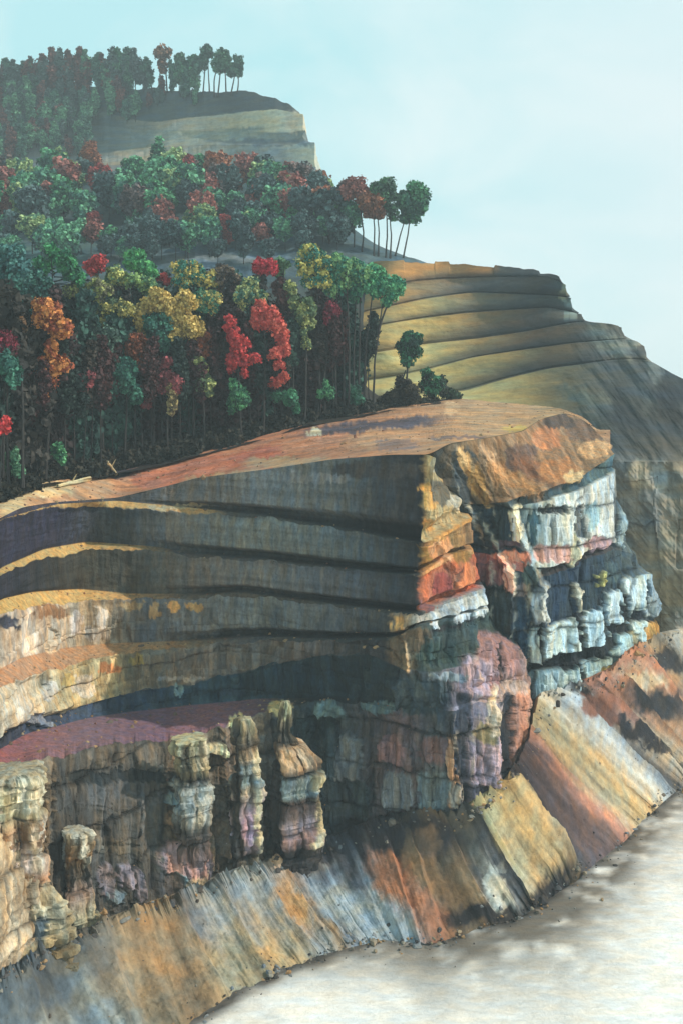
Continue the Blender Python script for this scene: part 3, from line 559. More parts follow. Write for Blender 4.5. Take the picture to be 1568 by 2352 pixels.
# (index along the apron, colour at the top, colour at the foot)
TST = [(0, (110, 110, 108), (150, 148, 130)), (1, (100, 112, 116), (120, 136, 140)), (1.6, (84, 92, 98), (150, 160, 160)), (2.2, (100, 106, 106), (130, 146, 150)), (2.7, (150, 124, 86), (160, 140, 104)), (3.1, (160, 120, 66), (150, 120, 80)), (3.5, (156, 122, 76), (170, 144, 104)), (3.8, (150, 150, 150), (176, 160, 120)), (4.2, (160, 160, 152), (160, 146, 108)),
       (4.6, (150, 156, 158), (190, 150, 84)), (5.1, (176, 180, 178), (170, 150, 110)), (5.5, (160, 160, 156), (140, 150, 156)), (6, (196, 140, 76), (176, 146, 100)), (6.3, (110, 116, 124), (150, 156, 164)), (6.8, (84, 86, 92), (160, 176, 184)), (7.3, (60, 62, 70), (140, 156, 166)), (7.7, (58, 56, 60), (170, 184, 190)), (8.0, (60, 56, 58), (180, 112, 66)), (8.3, (80, 72, 64), (110, 92, 70)), (8.6, (110, 84, 56), (150, 118, 74)), (8.9, (84, 78, 70), (90, 86, 84)), (9.1, (96, 88, 78), (190, 184, 168)), (9.3, (66, 66, 64), (110, 110, 112)), (9.55, (70, 70, 68), (80, 82, 86)), (9.75, (210, 196, 130), (214, 200, 160)), (10.2, (216, 190, 120), (222, 180, 108)), (10.8, (220, 176, 90), (226, 186, 110)), (11.05, (200, 160, 90), (206, 180, 130)), (11.12, (52, 48, 52), (84, 84, 90)), (11.5, (70, 56, 58), (100, 80, 82)), (11.85, (96, 70, 66), (130, 96, 84)), (12.02, (176, 112, 84), (204, 128, 92)), (12.25, (170, 140, 90), (200, 176, 130)), (12.6, (180, 160, 110), (196, 170, 110)), (12.9, (206, 180, 130), (214, 170, 96)), (13.2, (196, 196, 190), (206, 200, 180)), (13.5, (190, 200, 206), (180, 186, 190)), (13.8, (150, 160, 166), (90, 92, 98)), (14.1, (170, 110, 86), (190, 170, 140)), (14.6, (160, 104, 78), (196, 180, 150)), (15.1, (206, 134, 86), (190, 150, 110)), (15.6, (210, 160, 110), (170, 150, 130)), (16, (210, 130, 84), (150, 140, 130)), (16.6, (204, 170, 120), (110, 108, 110)), (17, (190, 180, 160), (160, 150, 130)), (19, (160, 150, 130), (160, 150, 130))]
TAL_SPOTS = [(1280, 1640, 1568, 1665, (50, 50, 56), .4, .72), (1330, 1540, 1470, 1560, (214, 130, 86), .4), (1330, 1600, 1420, 1660, (150, 96, 76)), (1400, 1480, 1470, 1530, (214, 132, 84)), (1440, 1590, 1570, 1640, (60, 62, 68), .4, .35), (1420, 1550, 1530, 1575, (216, 190, 150), .4, .3), (1500, 1500, 1570, 1540, (70, 70, 74), .4, .6),
             (620, 1940, 780, 1975, (56, 58, 66)), (960, 2080, 1230, 2125, (44, 44, 48), .5), (1200, 2020, 1330, 2080, (60, 58, 60), .5, -.5), (850, 1965, 1010, 2110, (190, 116, 66), .4, 1.0), (830, 1880, 1050, 1960, (62, 56, 58)), (930, 1940, 1020, 2040, (140, 106, 66), .4, .8), (1110, 1990, 1160, 2080, (206, 200, 180), .3, .7), (950, 1900, 1010, 1960, (130, 100, 76)), (700, 2040, 940, 2120, (150, 166, 174), .5, .3), (640, 2040, 720, 2110, (200, 146, 70), .5, .7)]  # dark spots at base and top edges are painted shadow
TAL_RIDGES_U = [(1.5, .25, 1.0), (2.55, .3, 1.2), (3.65, .2, 1.0), (4.4, .12, .8), (5.3, .2, 1.0), (5.9, .12, .8), (6.2, .15, .8), (7.8, .2, 1.0), (8.15, .12, 1.2), (8.75, .15, 1.2), (9.15, .1, 1.0), (9.6, .2, 1.6), (11.08, .5, 4.0), (12.1, .15, 1.0), (12.8, .3, .8), (13.55, .35, 2.2), (14.3, .15, 2.2), (15.2, .25, 1.6), (16.1, .3, 2.2), (16.9, .3, 2.0)]
def talus_colour(e):
    U, SEG, W, PX, PY, P = (e[k] for k in ('U', 'SEG', 'W', 'PX', 'PY', 'P'))
    w = np.where(SEG == 0, 0, np.where(SEG == 1, W, 1))
    uu = U + 0.12 * fbm(U * 3, w * 2.0, seed=1) + 0.05 * vnoise(U * 22, w * 5, seed=2)
    a = stops(uu, [(s[0], s[1]) for s in TST], 1.0); b = stops(uu, [(s[0], s[2]) for s in TST], 1.0)
    k = sstep(0.15, 0.85, w + 0.25 * vnoise(U * 9, w * 3, seed=6))[..., None]
    C = a * (1 - k) + b * k
    C = paint(C, PX, PY, TAL_SPOTS, seed=51, warp=12)
    st = fbm(U * 9, w * 2.4, seed=7, o=4)
    st2 = fbm(U * 5, w * 1.2, seed=17, o=3)
    C *= (1 + 0.45 * st + 0.5 * st2 + .3 * fbm(P[..., 0] / .8, P[..., 1] / .8, P[..., 2] / .8, seed=75))[..., None]
    return (C * .72 + C.mean(-1, keepdims=True) * .28) * 0.74
def talus_shape(e):
    U, SEG, W, P, PX, PY = (e[k] for k in ('U', 'SEG', 'W', 'P', 'PX', 'PY'))
    w = np.where(SEG == 0, 0, np.where(SEG == 1, W, 1))
    m = np.where(SEG == 1, np.clip(W * 6, 0, 1) * np.clip((1.03 - W) * 5, 0, 1), 0)
    d = 0.8 * fbm(U * 3.2, w * .9, seed=71) + 0.3 * fbm(U * 11, w * 2.5, seed=72) + 0.34 * fbm(P[..., 0] / 1.3, P[..., 1] / 1.3, P[..., 2] / 1.3, seed=74) + .5 * np.maximum(fbm(P[..., 0] / 2.4, P[..., 1] / 2.4, P[..., 2] / 2.4, seed=76) - .25, 0) * 2
    for c, wl_, amp in TAL_RIDGES_U:
        x = U - (c + 0.06 * fbm(w * 4, w * 0, seed=int(c * 10)))
        d = d + 1.25 * amp * np.where(x < 0, np.maximum(1 + x / (2.2 * wl_), 0), 1 - np.clip(x / 0.06, 0, 1))
    sag = -1.2 * np.sin(np.pi * w)
    rag = 0.9 * fbm(U * 6, U * 0, seed=88) * (SEG == 1) * sstep(.6, 1, W)
    topr = np.where(SEG <= 1, np.exp(-((w + (SEG == 0) * (1 - W)) / .12) ** 2), 0) * (1.8 * fbm(U * 7, U * 0, seed=90) + .9 * fbm(U * 30, U * 0, seed=91))
    return np.zeros_like(w), rag * 1.5, m * (d + sag) + topr
sheet('scree', [TU, TA, TZ, TY], 0, len(TAL) - 1.02, 0.0145, M_TALUS, talus_shape, talus_colour, index=True, sm=7, rowstep=2.2)

# ================================================================== BARE STEPPED HILL
H3 = [
    [(800, 616, 455), (850, 606, 430), (900, 602, 420), (950, 597, 425), (1035, 602, 428), (1140, 610, 422), (1180, 617, 418), (1270, 623, 405), (1284, 632, 400)],
    [(800, 690, 425), (885, 665, 412), (954, 647, 420), (1034, 641, 428), (1134, 637, 418), (1259, 634, 402), (1297, 655, 398)],
    [(800, 725, 412), (890, 706, 408), (984, 686, 415), (1084, 672, 420), (1260, 680, 399), (1312, 684, 396)],
    [(800, 760, 405), (884, 746, 402), (984, 730, 410), (1084, 719, 412), (1259, 706, 398), (1335, 722, 394)],
    [(800, 820, 395), (900, 806, 394), (969, 792, 404), (1084, 780, 402), (1209, 762, 392), (1330, 738, 385), (1400, 742, 381), (1432, 752, 379)],
    [(800, 880, 390), (900, 868, 390), (984, 850, 389), (1084, 822, 388), (1209, 803, 384), (1309, 790, 377), (1400, 782, 372), (1466, 778, 370), (1478, 800, 369)],
    [(800, 915, 375), (900, 912, 375), (1000, 905, 374), (1064, 900, 372), (1159, 871, 372), (1259, 847, 370), (1409, 828, 362), (1488, 826, 358), (1545, 858, 352), (1640, 905, 345), (2340, 945, 337)],
    [(800, 960, 355), (900, 960, 355), (1050, 950, 350), (1180, 950, 348), (1280, 950, 342), (1400, 950, 335), (1568, 960, 330), (1700, 1010, 322), (2400, 1050, 314)],
    [(800, 1010, 350), (1280, 1030, 332), (1400, 1060, 312), (1568, 1060, 308), (1760, 1110, 305), (2460, 1120, 297)],
    [(800, 1250, 340), (1280, 1280, 320), (1430, 1260, 298), (1568, 1250, 292), (1800, 1280, 290), (2500, 1290, 282)],
    [(800, 1500, 330), (1280, 1500, 310), (1500, 1490, 285), (1568, 1500, 278), (1850, 1500, 275), (2550, 1510, 267)],
    [(800, 1640, 320), (1280, 1640, 300), (1520, 1640, 276), (1568, 1640, 268), (1900, 1640, 262), (2600, 1650, 254)],
]
H3_SEGS = [  # right ends of the steps darkened for their shadow
    [(850, (150, 120, 80)), (950, (184, 140, 88)), (1120, (186, 140, 90)), (1150, (96, 96, 92)), (1270, (70, 78, 84))],
    [(850, (170, 140, 90)), (990, (150, 126, 92)), (1084, (112, 106, 100)), (1250, (92, 94, 96)), (1290, (84, 100, 100))],
    [(850, (180, 150, 96)), (970, (180, 158, 104)), (1084, (146, 128, 96)), (1200, (96, 96, 92)), (1330, (84, 100, 100))],
    [(850, (196, 170, 110)), (970, (196, 172, 110)), (1100, (164, 132, 88)), (1220, (110, 94, 80)), (1330, (96, 102, 100)), (1432, (110, 118, 116))],
    [(850, (196, 178, 118)), (970, (206, 184, 120)), (1100, (170, 144, 96)), (1220, (130, 104, 76)), (1340, (104, 100, 92)), (1470, (110, 120, 120))],
    [(850, (200, 184, 124)), (1000, (206, 190, 128)), (1150, (184, 160, 104)), (1260, (140, 118, 86)), (1380, (104, 104, 98)), (1550, (84, 100, 106))],
    [(850, (206, 190, 130)), (1050, (214, 198, 136)), (1200, (200, 178, 120)), (1300, (140, 132, 106)), (1400, (84, 98, 102)), (1568, (72, 92, 102))],
    [(1200, (150, 140, 110)), (1350, (90, 106, 108)), (1420, (70, 88, 96)), (1568, (60, 78, 88)), (1700, (66, 84, 92))],
    [(1280, (90, 100, 100)), (1420, (96, 104, 104)), (1480, (112, 116, 112)), (1568, (92, 102, 104)), (1760, (100, 100, 96))],
    [(1280, (110, 106, 96)), (1430, (104, 106, 102)), (1480, (140, 128, 100)), (1568, (150, 136, 106)), (1760, (120, 112, 96))],
    [(1280, (120, 112, 96)), (1500, (156, 140, 108)), (1568, (160, 148, 120)), (1760, (140, 130, 110))],
]
H3_SPOTS = [(1284, 640, 1312, 690, (196, 200, 170)), (1298, 690, 1325, 735, (176, 196, 190)), (1240, 700, 1300, 730, (110, 110, 104)), (1330, 728, 1420, 748, (96, 106, 106)),  # leading spots paint the sunlit patch on the hill's nose
            (1355, 760, 1440, 810, (140, 156, 146), .5, .5), (1440, 770, 1470, 800, (150, 164, 156)), (1445, 850, 1500, 940, (84, 104, 112), .5, .6), (1500, 870, 1568, 980, (52, 66, 78), .5, .5), (1480, 830, 1520, 870, (130, 148, 146), .5, .6), (1400, 900, 1480, 1000, (60, 76, 86), .5, .5), (1290, 900, 1400, 930, (120, 136, 130), .5, .3),
            (1430, 1040, 1800, 1500, (150, 132, 100), .5), (1450, 1060, 1490, 1120, (178, 162, 124), .5), (1500, 1060, 1530, 1130, (150, 160, 156), .5), (1420, 1050, 1450, 1130, (96, 106, 108), .5), (1530, 1060, 1568, 1180, (120, 118, 100), .5), (1490, 1200, 1568, 1260, (170, 150, 104), .5, .3), (1470, 1130, 1520, 1260, (104, 112, 112), .5, .5), (1520, 1300, 1568, 1340, (90, 98, 102), .5), (1490, 1260, 1568, 1420, (164, 146, 106), .5, .6), (1530, 1420, 1600, 1470, (196, 196, 190), .5)]
def h3_colour(e):
    SEG, W, PX, PY, S, P = (e[k] for k in ('SEG', 'W', 'PX', 'PY', 'S', 'P'))
    C = np.zeros(P.shape); z = P[..., 2]
    for i, st in enumerate(H3_SEGS):
        m = SEG == i
        C[m] = stops(PX[m], st, 1.0)
    C = paint(C, PX, PY, H3_SPOTS, seed=81, warp=12)
    # soft shading of the steps painted into the colour, wider to the right
    foot_shade = ((SEG >= 0) & (SEG <= 5)) * np.exp(-((W - 0.88 + 0.05 * vnoise(S / 30, z * 0, seed=6)) / (0.20 + 0.22 * sstep(900, 1200, PX) + 0.06 * vnoise(S / 25, z * 0, seed=2))) ** 2)
    foot_shade = foot_shade * (0.55 + 0.35 * sstep(900, 1200, PX)) * (1 - sstep(1330, 1420, PX))
    C = C * (1 - foot_shade[..., None]) + lin((56, 66, 72)) * foot_shade[..., None]
    n = fbm(S / 22, z / 1.6, seed=82); v = fbm(S / 3, z / 16, seed=83); g = fbm((PX - .8 * PY) / 16, (PY + PX) / 80, seed=84)
    C *= (1 + 0.22 * n + np.where(SEG > 7, 0.3 * v, 0.1 * v) + 0.35 * g * sstep(1300, 1400, PX))[..., None]
    gn = np.interp(PX, [850, 1000, 1130, 1250, 1400], [0.76, 0.76, 0.56, 0.36, 0.5]); gn = gn + 0.35 * sstep(1030, 1080, PY) * (PX > 1300)  # gain dips to paint the shadowed right end of the steps
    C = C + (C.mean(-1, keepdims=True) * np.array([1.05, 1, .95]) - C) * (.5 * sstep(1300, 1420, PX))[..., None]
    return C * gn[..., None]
def h3_shape(e):
    SEG, W, PX, PY, S, P = (e[k] for k in ('SEG', 'W', 'PX', 'PY', 'S', 'P'))
    z = P[..., 2]
    low = (SEG > 0).astype(float)
    step = np.where(SEG <= 5, 1.6 * (sstep(0.0, 0.75, W) - W) , 0)
    under = np.where(SEG <= 5, -1.0 * np.exp(-((W - 0.95) / 0.05) ** 2), 0)
    dn = low * (1.2 * fbm(S / 25, z / 12, seed=85) + 0.4 * fbm(S / 5, z / 3, seed=86)) + under + step
    dg = (2.4 * fbm((PX - .8 * PY) / 30, (PY + PX) / 140, seed=87) * sstep(1280, 1400, PX) + np.where(SEG > 7, 2.6 * fbm(S / 6, z / 30, seed=88) + 2.0 * (blocks(S, z, 12., 9., 89)[0] - .5), 0)) * low
    return dn, dg, np.zeros_like(z) + (1.0 * fbm(S / 8, z * 0, seed=89) + .5 * np.sign(vnoise(S / 9, z * 0, seed=88))) * (SEG < 1) * (1 - W)
sheet('bare_hill', H3, 800, 2500, 2.8, M_FAR, h3_shape, h3_colour, sm=5, end=0.9, rowstep=2.8)

# ================================================================== WOODED HILLSIDE (front slope and second ridge)
G0 = [(p[0], p[1] + 6, p[2] - 6) for p in T0[:8]] + [(1060, 935, 320)]
G1 = [(p[0], p[1] - 2, p[2] + 4) for p in T0[:7]] + [(1060, 912, 330)]
G2 = [(-110, 860, 320), (200, 860, 330), (500, 860, 340), (780, 862, 350), (840, 880, 380), (880, 905, 430), (1060, 925, 450)]
G3 = [(-110, 600, 430), (0, 600, 430), (400, 592, 430), (700, 596, 425), (860, 606, 435), (960, 602, 450), (1060, 640, 460)]
G4 = [(-110, 520, 480), (0, 520, 480), (400, 515, 480), (700, 515, 475), (800, 555, 460), (870, 582, 450), (955, 592, 455), (1060, 640, 470)]
G5 = [(-110, 400, 570), (0, 400, 570), (400, 405, 570), (600, 415, 560), (720, 440, 550), (780, 500, 530), (860, 562, 505), (940, 590, 480), (1060, 660, 480)]
def g_colour(e):
    PX, PY, SEG = e['PX'], e['PY'], e['SEG']
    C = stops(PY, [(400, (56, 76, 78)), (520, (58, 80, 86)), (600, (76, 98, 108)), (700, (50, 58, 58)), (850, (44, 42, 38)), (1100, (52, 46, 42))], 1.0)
    C = paint(C, PX, PY, [(400, 585, 640, 605, (120, 134, 144), .6), (0, 560, 200, 620, (74, 110, 112), .6), (850, 920, 1030, 940, (50, 46, 44)), (100, 1000, 300, 1090, (60, 54, 48)), (560, 900, 800, 960, (60, 54, 48))], seed=91, warp=20)  # pale band at the ridge foot paints mist onto the slope
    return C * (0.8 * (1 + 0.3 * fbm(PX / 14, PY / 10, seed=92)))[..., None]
def g_shape(e):
    P = e['P']; z = np.zeros(P.shape[:2])
    return z, z, 0.8 * fbm(P[..., 0] / 9, P[..., 1] / 9, seed=93) * np.clip(e['SEG'] + e['W'] - .6, 0, 1)
sheet('wooded_hillside', [G5, G4, G3, G2, G1, G0], -110, 1060, 4.0, M_SLOPE, g_shape, g_colour, sm=5, rowstep=3.5)

# ================================================================== HIGH MESA
K = [
    [(-110, 205, 760), (0, 200, 760), (200, 195, 750), (400, 205, 730), (560, 211, 700), (620, 219, 690), (665, 233, 680), (688, 254, 675)],
    [(-110, 250, 740), (0, 245, 740), (200, 250, 735), (345, 282, 720), (500, 263, 700), (640, 250, 680), (692, 262, 672)],
    [(-110, 280, 735), (0, 275, 735), (200, 285, 732), (345, 300, 717), (500, 300, 696), (640, 306, 676), (699, 300, 669)],
    [(-110, 330, 715), (0, 325, 715), (230, 352, 705), (345, 338, 700), (500, 330, 682), (640, 334, 668), (722, 326, 660)],
    [(-110, 360, 705), (0, 360, 705), (250, 380, 695), (345, 372, 692), (500, 372, 676), (640, 380, 664), (726, 384, 656)],
    [(-110, 450, 640), (0, 450, 640), (250, 460, 640), (500, 460, 635), (700, 445, 630), (760, 425, 630), (790, 455, 628)],
    [(-110, 540, 620), (0, 540, 620), (250, 550, 620), (500, 550, 615), (700, 545, 610), (790, 560, 605), (820, 600, 600)],
]
K_SEGS = [
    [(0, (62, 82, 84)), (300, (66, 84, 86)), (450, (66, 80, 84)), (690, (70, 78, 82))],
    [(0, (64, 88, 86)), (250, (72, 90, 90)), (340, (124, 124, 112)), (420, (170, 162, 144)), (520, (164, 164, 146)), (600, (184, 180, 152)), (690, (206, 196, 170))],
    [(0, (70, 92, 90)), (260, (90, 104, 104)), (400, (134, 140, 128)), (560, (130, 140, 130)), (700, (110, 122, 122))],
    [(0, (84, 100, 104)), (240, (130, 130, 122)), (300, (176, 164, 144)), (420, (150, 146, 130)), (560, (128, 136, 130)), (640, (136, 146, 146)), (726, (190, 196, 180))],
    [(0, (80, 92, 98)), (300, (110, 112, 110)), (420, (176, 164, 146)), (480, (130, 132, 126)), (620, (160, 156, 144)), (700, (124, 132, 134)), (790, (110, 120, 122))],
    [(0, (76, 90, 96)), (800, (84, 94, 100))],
]
def k_colour(e):
    SEG, W, PX, PY, S, P = (e[k] for k in ('SEG', 'W', 'PX', 'PY', 'S', 'P'))
    C = np.zeros(P.shape); z = P[..., 2]
    for i, st in enumerate(K_SEGS):
        m = SEG == i
        C[m] = stops(PX[m], st, 1.0)
    C = paint(C, PX, PY, [(480, 318, 730, 332, (90, 102, 108), .5), (430, 345, 520, 380, (150, 150, 136), .5), (560, 345, 640, 400, (140, 148, 148), .5), (660, 258, 690, 300, (206, 192, 166), .4), (500, 290, 600, 305, (120, 132, 124), .5)], seed=95, warp=8)
    C *= (1 + 0.2 * fbm(S / 5, z / 22, seed=96) + 0.2 * fbm(S / 40, z / 2.2, seed=97))[..., None]
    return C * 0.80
def k_shape(e):
    SEG, W, PX, PY, S, P = (e[k] for k in ('SEG', 'W', 'PX', 'PY', 'S', 'P'))
    z = P[..., 2]; low = (SEG > 0) * 1.0
    return low * (1.8 * fbm(S / 14, z / 30, seed=98) + 0.8 * fbm(S / 4, z / 30, seed=99)) + np.where(SEG == 2, -2 * np.sin(np.pi * W), 0), np.zeros_like(z), 2.2 * fbm(S / 16, z * 0, seed=94) * (SEG == 0) * (1 - W) + .8 * fbm(S / 4, z * 0, seed=93) * (SEG == 0)
sheet('mesa', K, -110, 900, 3.0, M_FAR, k_shape, k_colour, sm=4, end=1.2, rowstep=2.5)

# ================================================================== VALLEY FLOOR
def ground_mesh():
    xs = np.unique(np.concatenate([-np.geomspace(160, 6000, 24)[::-1], np.arange(-160, 260, 1.6), np.geomspace(260, 6000, 24)]))
    ys = np.unique(np.concatenate([-np.geomspace(50, 3000, 14)[::-1], np.linspace(-40, 130, 20), np.arange(130, 330, 1.3), np.geomspace(330, 9000, 30)]))
    X, Y = np.meshgrid(xs, ys)
    near = (Y > 100) & (Y < 340) & (np.abs(X) < 300)
    Z = np.where(near, 0.28 * fbm(X / 9, Y / 9, seed=41) + 0.06 * fbm(X / 1.5, Y / 1.5, seed=42), 0)
    P = np.stack([X, Y, Z], -1)
    PX, PY = proj(P)
    C = np.ones(P.shape) * lin((232, 228, 222))
    # distance outwards from the scree's foot, for the band of brown washed-down soil
    fx = [b[0] for b in TZ]; fy = [b[1] for b in TZ]
    foot = np.interp(PX, fx, fy)
    d = PY - foot
    amt = np.interp(PX, [0, 500, 700, 850, 1000, 1200, 1300, 1420, 1568, 1800], [14, 22, 26, 60, 95, 120, 170, 140, 80, 70])
    n = fbm(X / 5 + Y / 14, Y / 5, seed=43)
    n2 = fbm(X / 2.2, Y / 2.2, seed=46)
    s = np.exp(-np.maximum(d - amt * .4, 0) / amt) * np.clip(0.95 + 1.0 * n + .6 * n2, 0, 1)
    s = np.clip(s, 0, 0.95) * near
    brown = lin((92, 84, 74))
    C = C * (1 - s[..., None]) + brown * s[..., None]
    n3 = np.clip(fbm((X + .5 * Y) / 7, (Y - .3 * X) / 12, seed=44, o=5) * 1.1 + 0.35 * fbm((X + Y) / 1.6, (Y - X) / 5, seed=45), 0, 1) * near
    C = C * (1 - 0.7 * n3[..., None]) + lin((166, 158, 148)) * 0.7 * n3[..., None]
    lineF = np.exp(-((d - 8 * n2) / (9.0 + 14 * np.clip(n, 0, 1))) ** 2) * np.clip(0.9 + n, 0, 1) * near
    C = C * (1 - 0.85 * lineF[..., None]) + lin((52, 48, 46)) * 0.85 * lineF[..., None]
    C = C * 1.0
    nr, nc = X.shape; idx = np.arange(nr * nc).reshape(nr, nc)
    Q = np.stack([idx[:-1, :-1], idx[:-1, 1:], idx[1:, 1:], idx[1:, :-1]], -1).reshape(-1, 4)
    return structure(mesh_obj('ground', P.reshape(-1, 3), Q, M_GROUND, np.clip(C, .01, .84).reshape(-1, 3), True))
ground_mesh()

# ================================================================== ROCK PILLARS AND BUTTRESSES (part of the cliff, each its own mass)
def pillar(name, Yc, rings, cols, spots, seed, rot=0.5, depth=1.0, flute=0.5, sq=6.5):
    """rings: (row, centre column, half width) at distance Yc"""
    ry = np.array([r[0] for r in rings], float)
    rows = np.arange(ry[0], ry[-1], 2.2); n = 110
    cx = np.interp(rows, ry, [r[1] for r in rings]) + 5 * fbm(rows / 26, rows * 0, seed=seed + 7); hw = np.interp(rows, ry, [r[2] for r in rings])
    hw = np.maximum(hw, .55 * hw.max() * sstep(ry[0] + 40, ry[0] + 110, rows)) * (1 + .05 * np.sign(vnoise(rows / 13, rows * 0, seed=seed + 8)))
    th = np.linspace(0, 2 * math.pi, n, endpoint=False)
    TH, RW = np.meshgrid(th, rows)
    c, s = np.cos(TH - rot), np.sin(TH - rot)
    r = 1 / (np.abs(c) ** sq + np.abs(s) ** sq) ** (1 / sq)
    mx = np.abs(r * np.cos(TH)).max()
    HW = np.repeat(hw[:, None], n, 1) / F * Yc / mx
    z = CAMZ + (HY - RW) / F * Yc
    ar = TH * HW.mean()
    rb, rc, ed = blocks(ar + 50, z, 4.2, 1.8, seed, .5)
    big = blocks(ar + 90, z, 5.2, 3.4, seed + 2, .6)
    k_ = np.clip(HW / 2.5, .15, 1)
    rr = HW * r + k_ * (big[0] - .5) * 1.3 - k_ * .5 * np.exp(-big[2] / .3) + (rb - .5) * 0.5 + flute * 1.3 * fbm(ar / 1.3, z / 10, seed=seed) - 0.08 * np.exp(-ed / .2) + 0.4 * fbm(ar / .8, z / 2.2, seed=seed + 3) + 1.0 * fbm(ar / 4, z / 5, seed=seed + 5) * np.clip(HW / 4, 0, 1)
    X = (cx[:, None] - CX) / F * Yc + rr * np.cos(TH)
    Yv = Yc + rr * np.sin(TH) * depth
    P = np.stack([X, Yv, z], -1)
    PXg = cx[:, None] + rr * np.cos(TH) / Yc * F
    C = stops(RW + 4 * fbm(ar, z, seed=seed), cols, 1.0)
    C = paint(C, PXg, RW, spots, seed=seed, warp=7)
    C = C * .72 + C.mean(-1, keepdims=True) * .28 * np.array([1.04, 1.0, .94])
    rr = rr + k_ * 0.9 * (np.sqrt(C.mean(-1)) - .45)
    P[..., 0] = (cx[:, None] - CX) / F * Yc + rr * np.cos(TH); P[..., 1] = Yc + rr * np.sin(TH) * depth
    C *= (1 - .6 * np.exp(-big[2] / .3))[..., None]
    C *= (0.8 + 0.4 * rb)[..., None] * (1 + 0.35 * fbm(ar / .9, z / 5, seed=seed + 1))[..., None] * 0.74
    nr = len(rows); idx = np.arange(nr * n).reshape(nr, n); i2 = np.roll(idx, -1, 1)
    Q = np.stack([idx[:-1], i2[:-1], i2[1:], idx[1:]], -1).reshape(-1, 4)
    V = P.reshape(-1, 3); Cc = C.reshape(-1, 3)
    top = V[:n].mean(0) + np.array([0, 0, 0.3]); V = np.vstack([V, top]); Cc = np.vstack([Cc, Cc[:n].mean(0)])
    cap = np.array([[len(V) - 1, (j + 1) % n, j, j] for j in range(n)])
    me = structure(mesh_obj(name, V, np.vstack([Q]), M_WALL, np.clip(Cc, .01, .8)))
    import bmesh
    bm = bmesh.new(); bm.from_mesh(me.data); bm.verts.ensure_lookup_table()
    for j in range(n):
        try: bm.faces.new((bm.verts[len(V) - 1], bm.verts[j], bm.verts[(j + 1) % n]))
        except ValueError: pass
    bm.normal_update(); bm.to_mesh(me.data); bm.free()
    return me

CREAM = (226, 210, 170)  # pillar spots paint in sunlit right edges and shaded left sides
pillar('rock_pillar', 203, [(1612, 654, 7), (1640, 656, 14), (1680, 652, 13), (1700, 655, 20), (1715, 668, 40), (1755, 682, 56), (1775, 684, 60), (1795, 678, 56), (1830, 680, 60), (1850, 677, 57), (1900, 680, 60), (1930, 682, 60), (1950, 680, 56), (2120, 676, 62)],
       [(1610, (170, 156, 120)), (1680, (80, 74, 64)), (1702, (90, 84, 74)), (1712, (214, 170, 120)), (1750, (200, 156, 110)), (1768, (80, 76, 70)), (1780, (150, 176, 184)), (1815, (140, 170, 180)), (1828, (90, 72, 66)), (1860, (110, 92, 88)), (1875, (170, 150, 160)), (1910, (180, 140, 140)), (1935, (70, 70, 74)), (2020, (66, 66, 72))],
       [(605, 1700, 650, 1960, (76, 72, 70)), (712, 1770, 745, 1810, (230, 214, 160)), (722, 1835, 745, 1935, (236, 222, 176)), (640, 1715, 720, 1750, (222, 180, 130)), (650, 1610, 668, 1650, (236, 222, 160))], 101, rot=.45)
pillar('buttress', 198.5, [(1650, 562, 20), (1690, 564, 32), (1745, 562, 32), (1800, 564, 38), (1860, 562, 40), (1955, 556, 38), (1970, 556, 36), (2000, 556, 38), (2170, 552, 46)],
       [(1650, (200, 180, 130)), (1700, (90, 82, 70)), (1735, (180, 150, 110)), (1750, (130, 150, 156)), (1790, (120, 150, 160)), (1810, (200, 180, 150)), (1850, (190, 160, 168)), (1930, (196, 170, 180)), (1960, (70, 66, 62)), (1985, (170, 160, 140)), (2060, (80, 76, 70))],
       [(530, 1650, 556, 2060, (80, 74, 68)), (582, 1720, 602, 1780, (234, 216, 170)), (588, 1800, 604, 1960, (240, 224, 176)), (560, 1860, 585, 1940, (190, 150, 176)), (575, 1970, 600, 2010, (226, 214, 176))], 102, rot=.5)
pillar('buttress', 194.5, [(1696, 434, 36), (1730, 438, 42), (1790, 442, 38), (1850, 446, 40), (1890, 442, 42), (1960, 436, 48), (2230, 430, 60)],
       [(1698, (200, 190, 140)), (1760, (170, 156, 116)), (1785, (50, 50, 48)), (1800, (200, 204, 196)), (1840, (160, 180, 186)), (1870, (190, 186, 170)), (1900, (90, 84, 76)), (1960, (130, 104, 100)), (2000, (150, 130, 134)), (2060, (70, 66, 62))],
       [(455, 1700, 480, 1760, CREAM), (462, 1810, 482, 1880, (230, 226, 206)), (420, 1700, 440, 1790, (110, 102, 80))], 103, rot=.5)
pillar('buttress', 168, [(1768, 26, 66), (1790, 34, 74), (1860, 22, 74), (1885, 26, 79), (1930, 28, 76), (2000, 22, 80), (2040, 34, 92), (2090, 46, 102), (2150, 54, 112), (2230, 56, 122), (2440, 50, 140)],
       [(1772, (180, 170, 140)), (1800, (214, 204, 160)), (1860, (200, 180, 130)), (1890, (196, 140, 90)), (1920, (150, 110, 70)), (1945, (214, 184, 156)), (1990, (210, 176, 150)), (2010, (190, 130, 80)), (2050, (200, 180, 140)), (2120, (190, 174, 130)), (2170, (160, 140, 96)), (2260, (90, 84, 76))],
       [(45, 1780, 100, 1850, (236, 226, 190)), (0, 1800, 45, 1860, (210, 200, 150)), (60, 1870, 90, 1930, (130, 96, 56)), (20, 1880, 55, 1920, (224, 168, 110)), (30, 1925, 95, 1985, (226, 196, 176)), (85, 1880, 104, 1990, (236, 214, 180)), (60, 1990, 90, 2040, (190, 140, 84)), (100, 2040, 160, 2120, (232, 216, 170), .3, .8), (0, 2050, 30, 2140, (100, 84, 64)), (40, 2080, 80, 2160, (214, 196, 150)), (90, 2080, 125, 2130, (90, 104, 110))], 104, rot=.55, flute=.9)
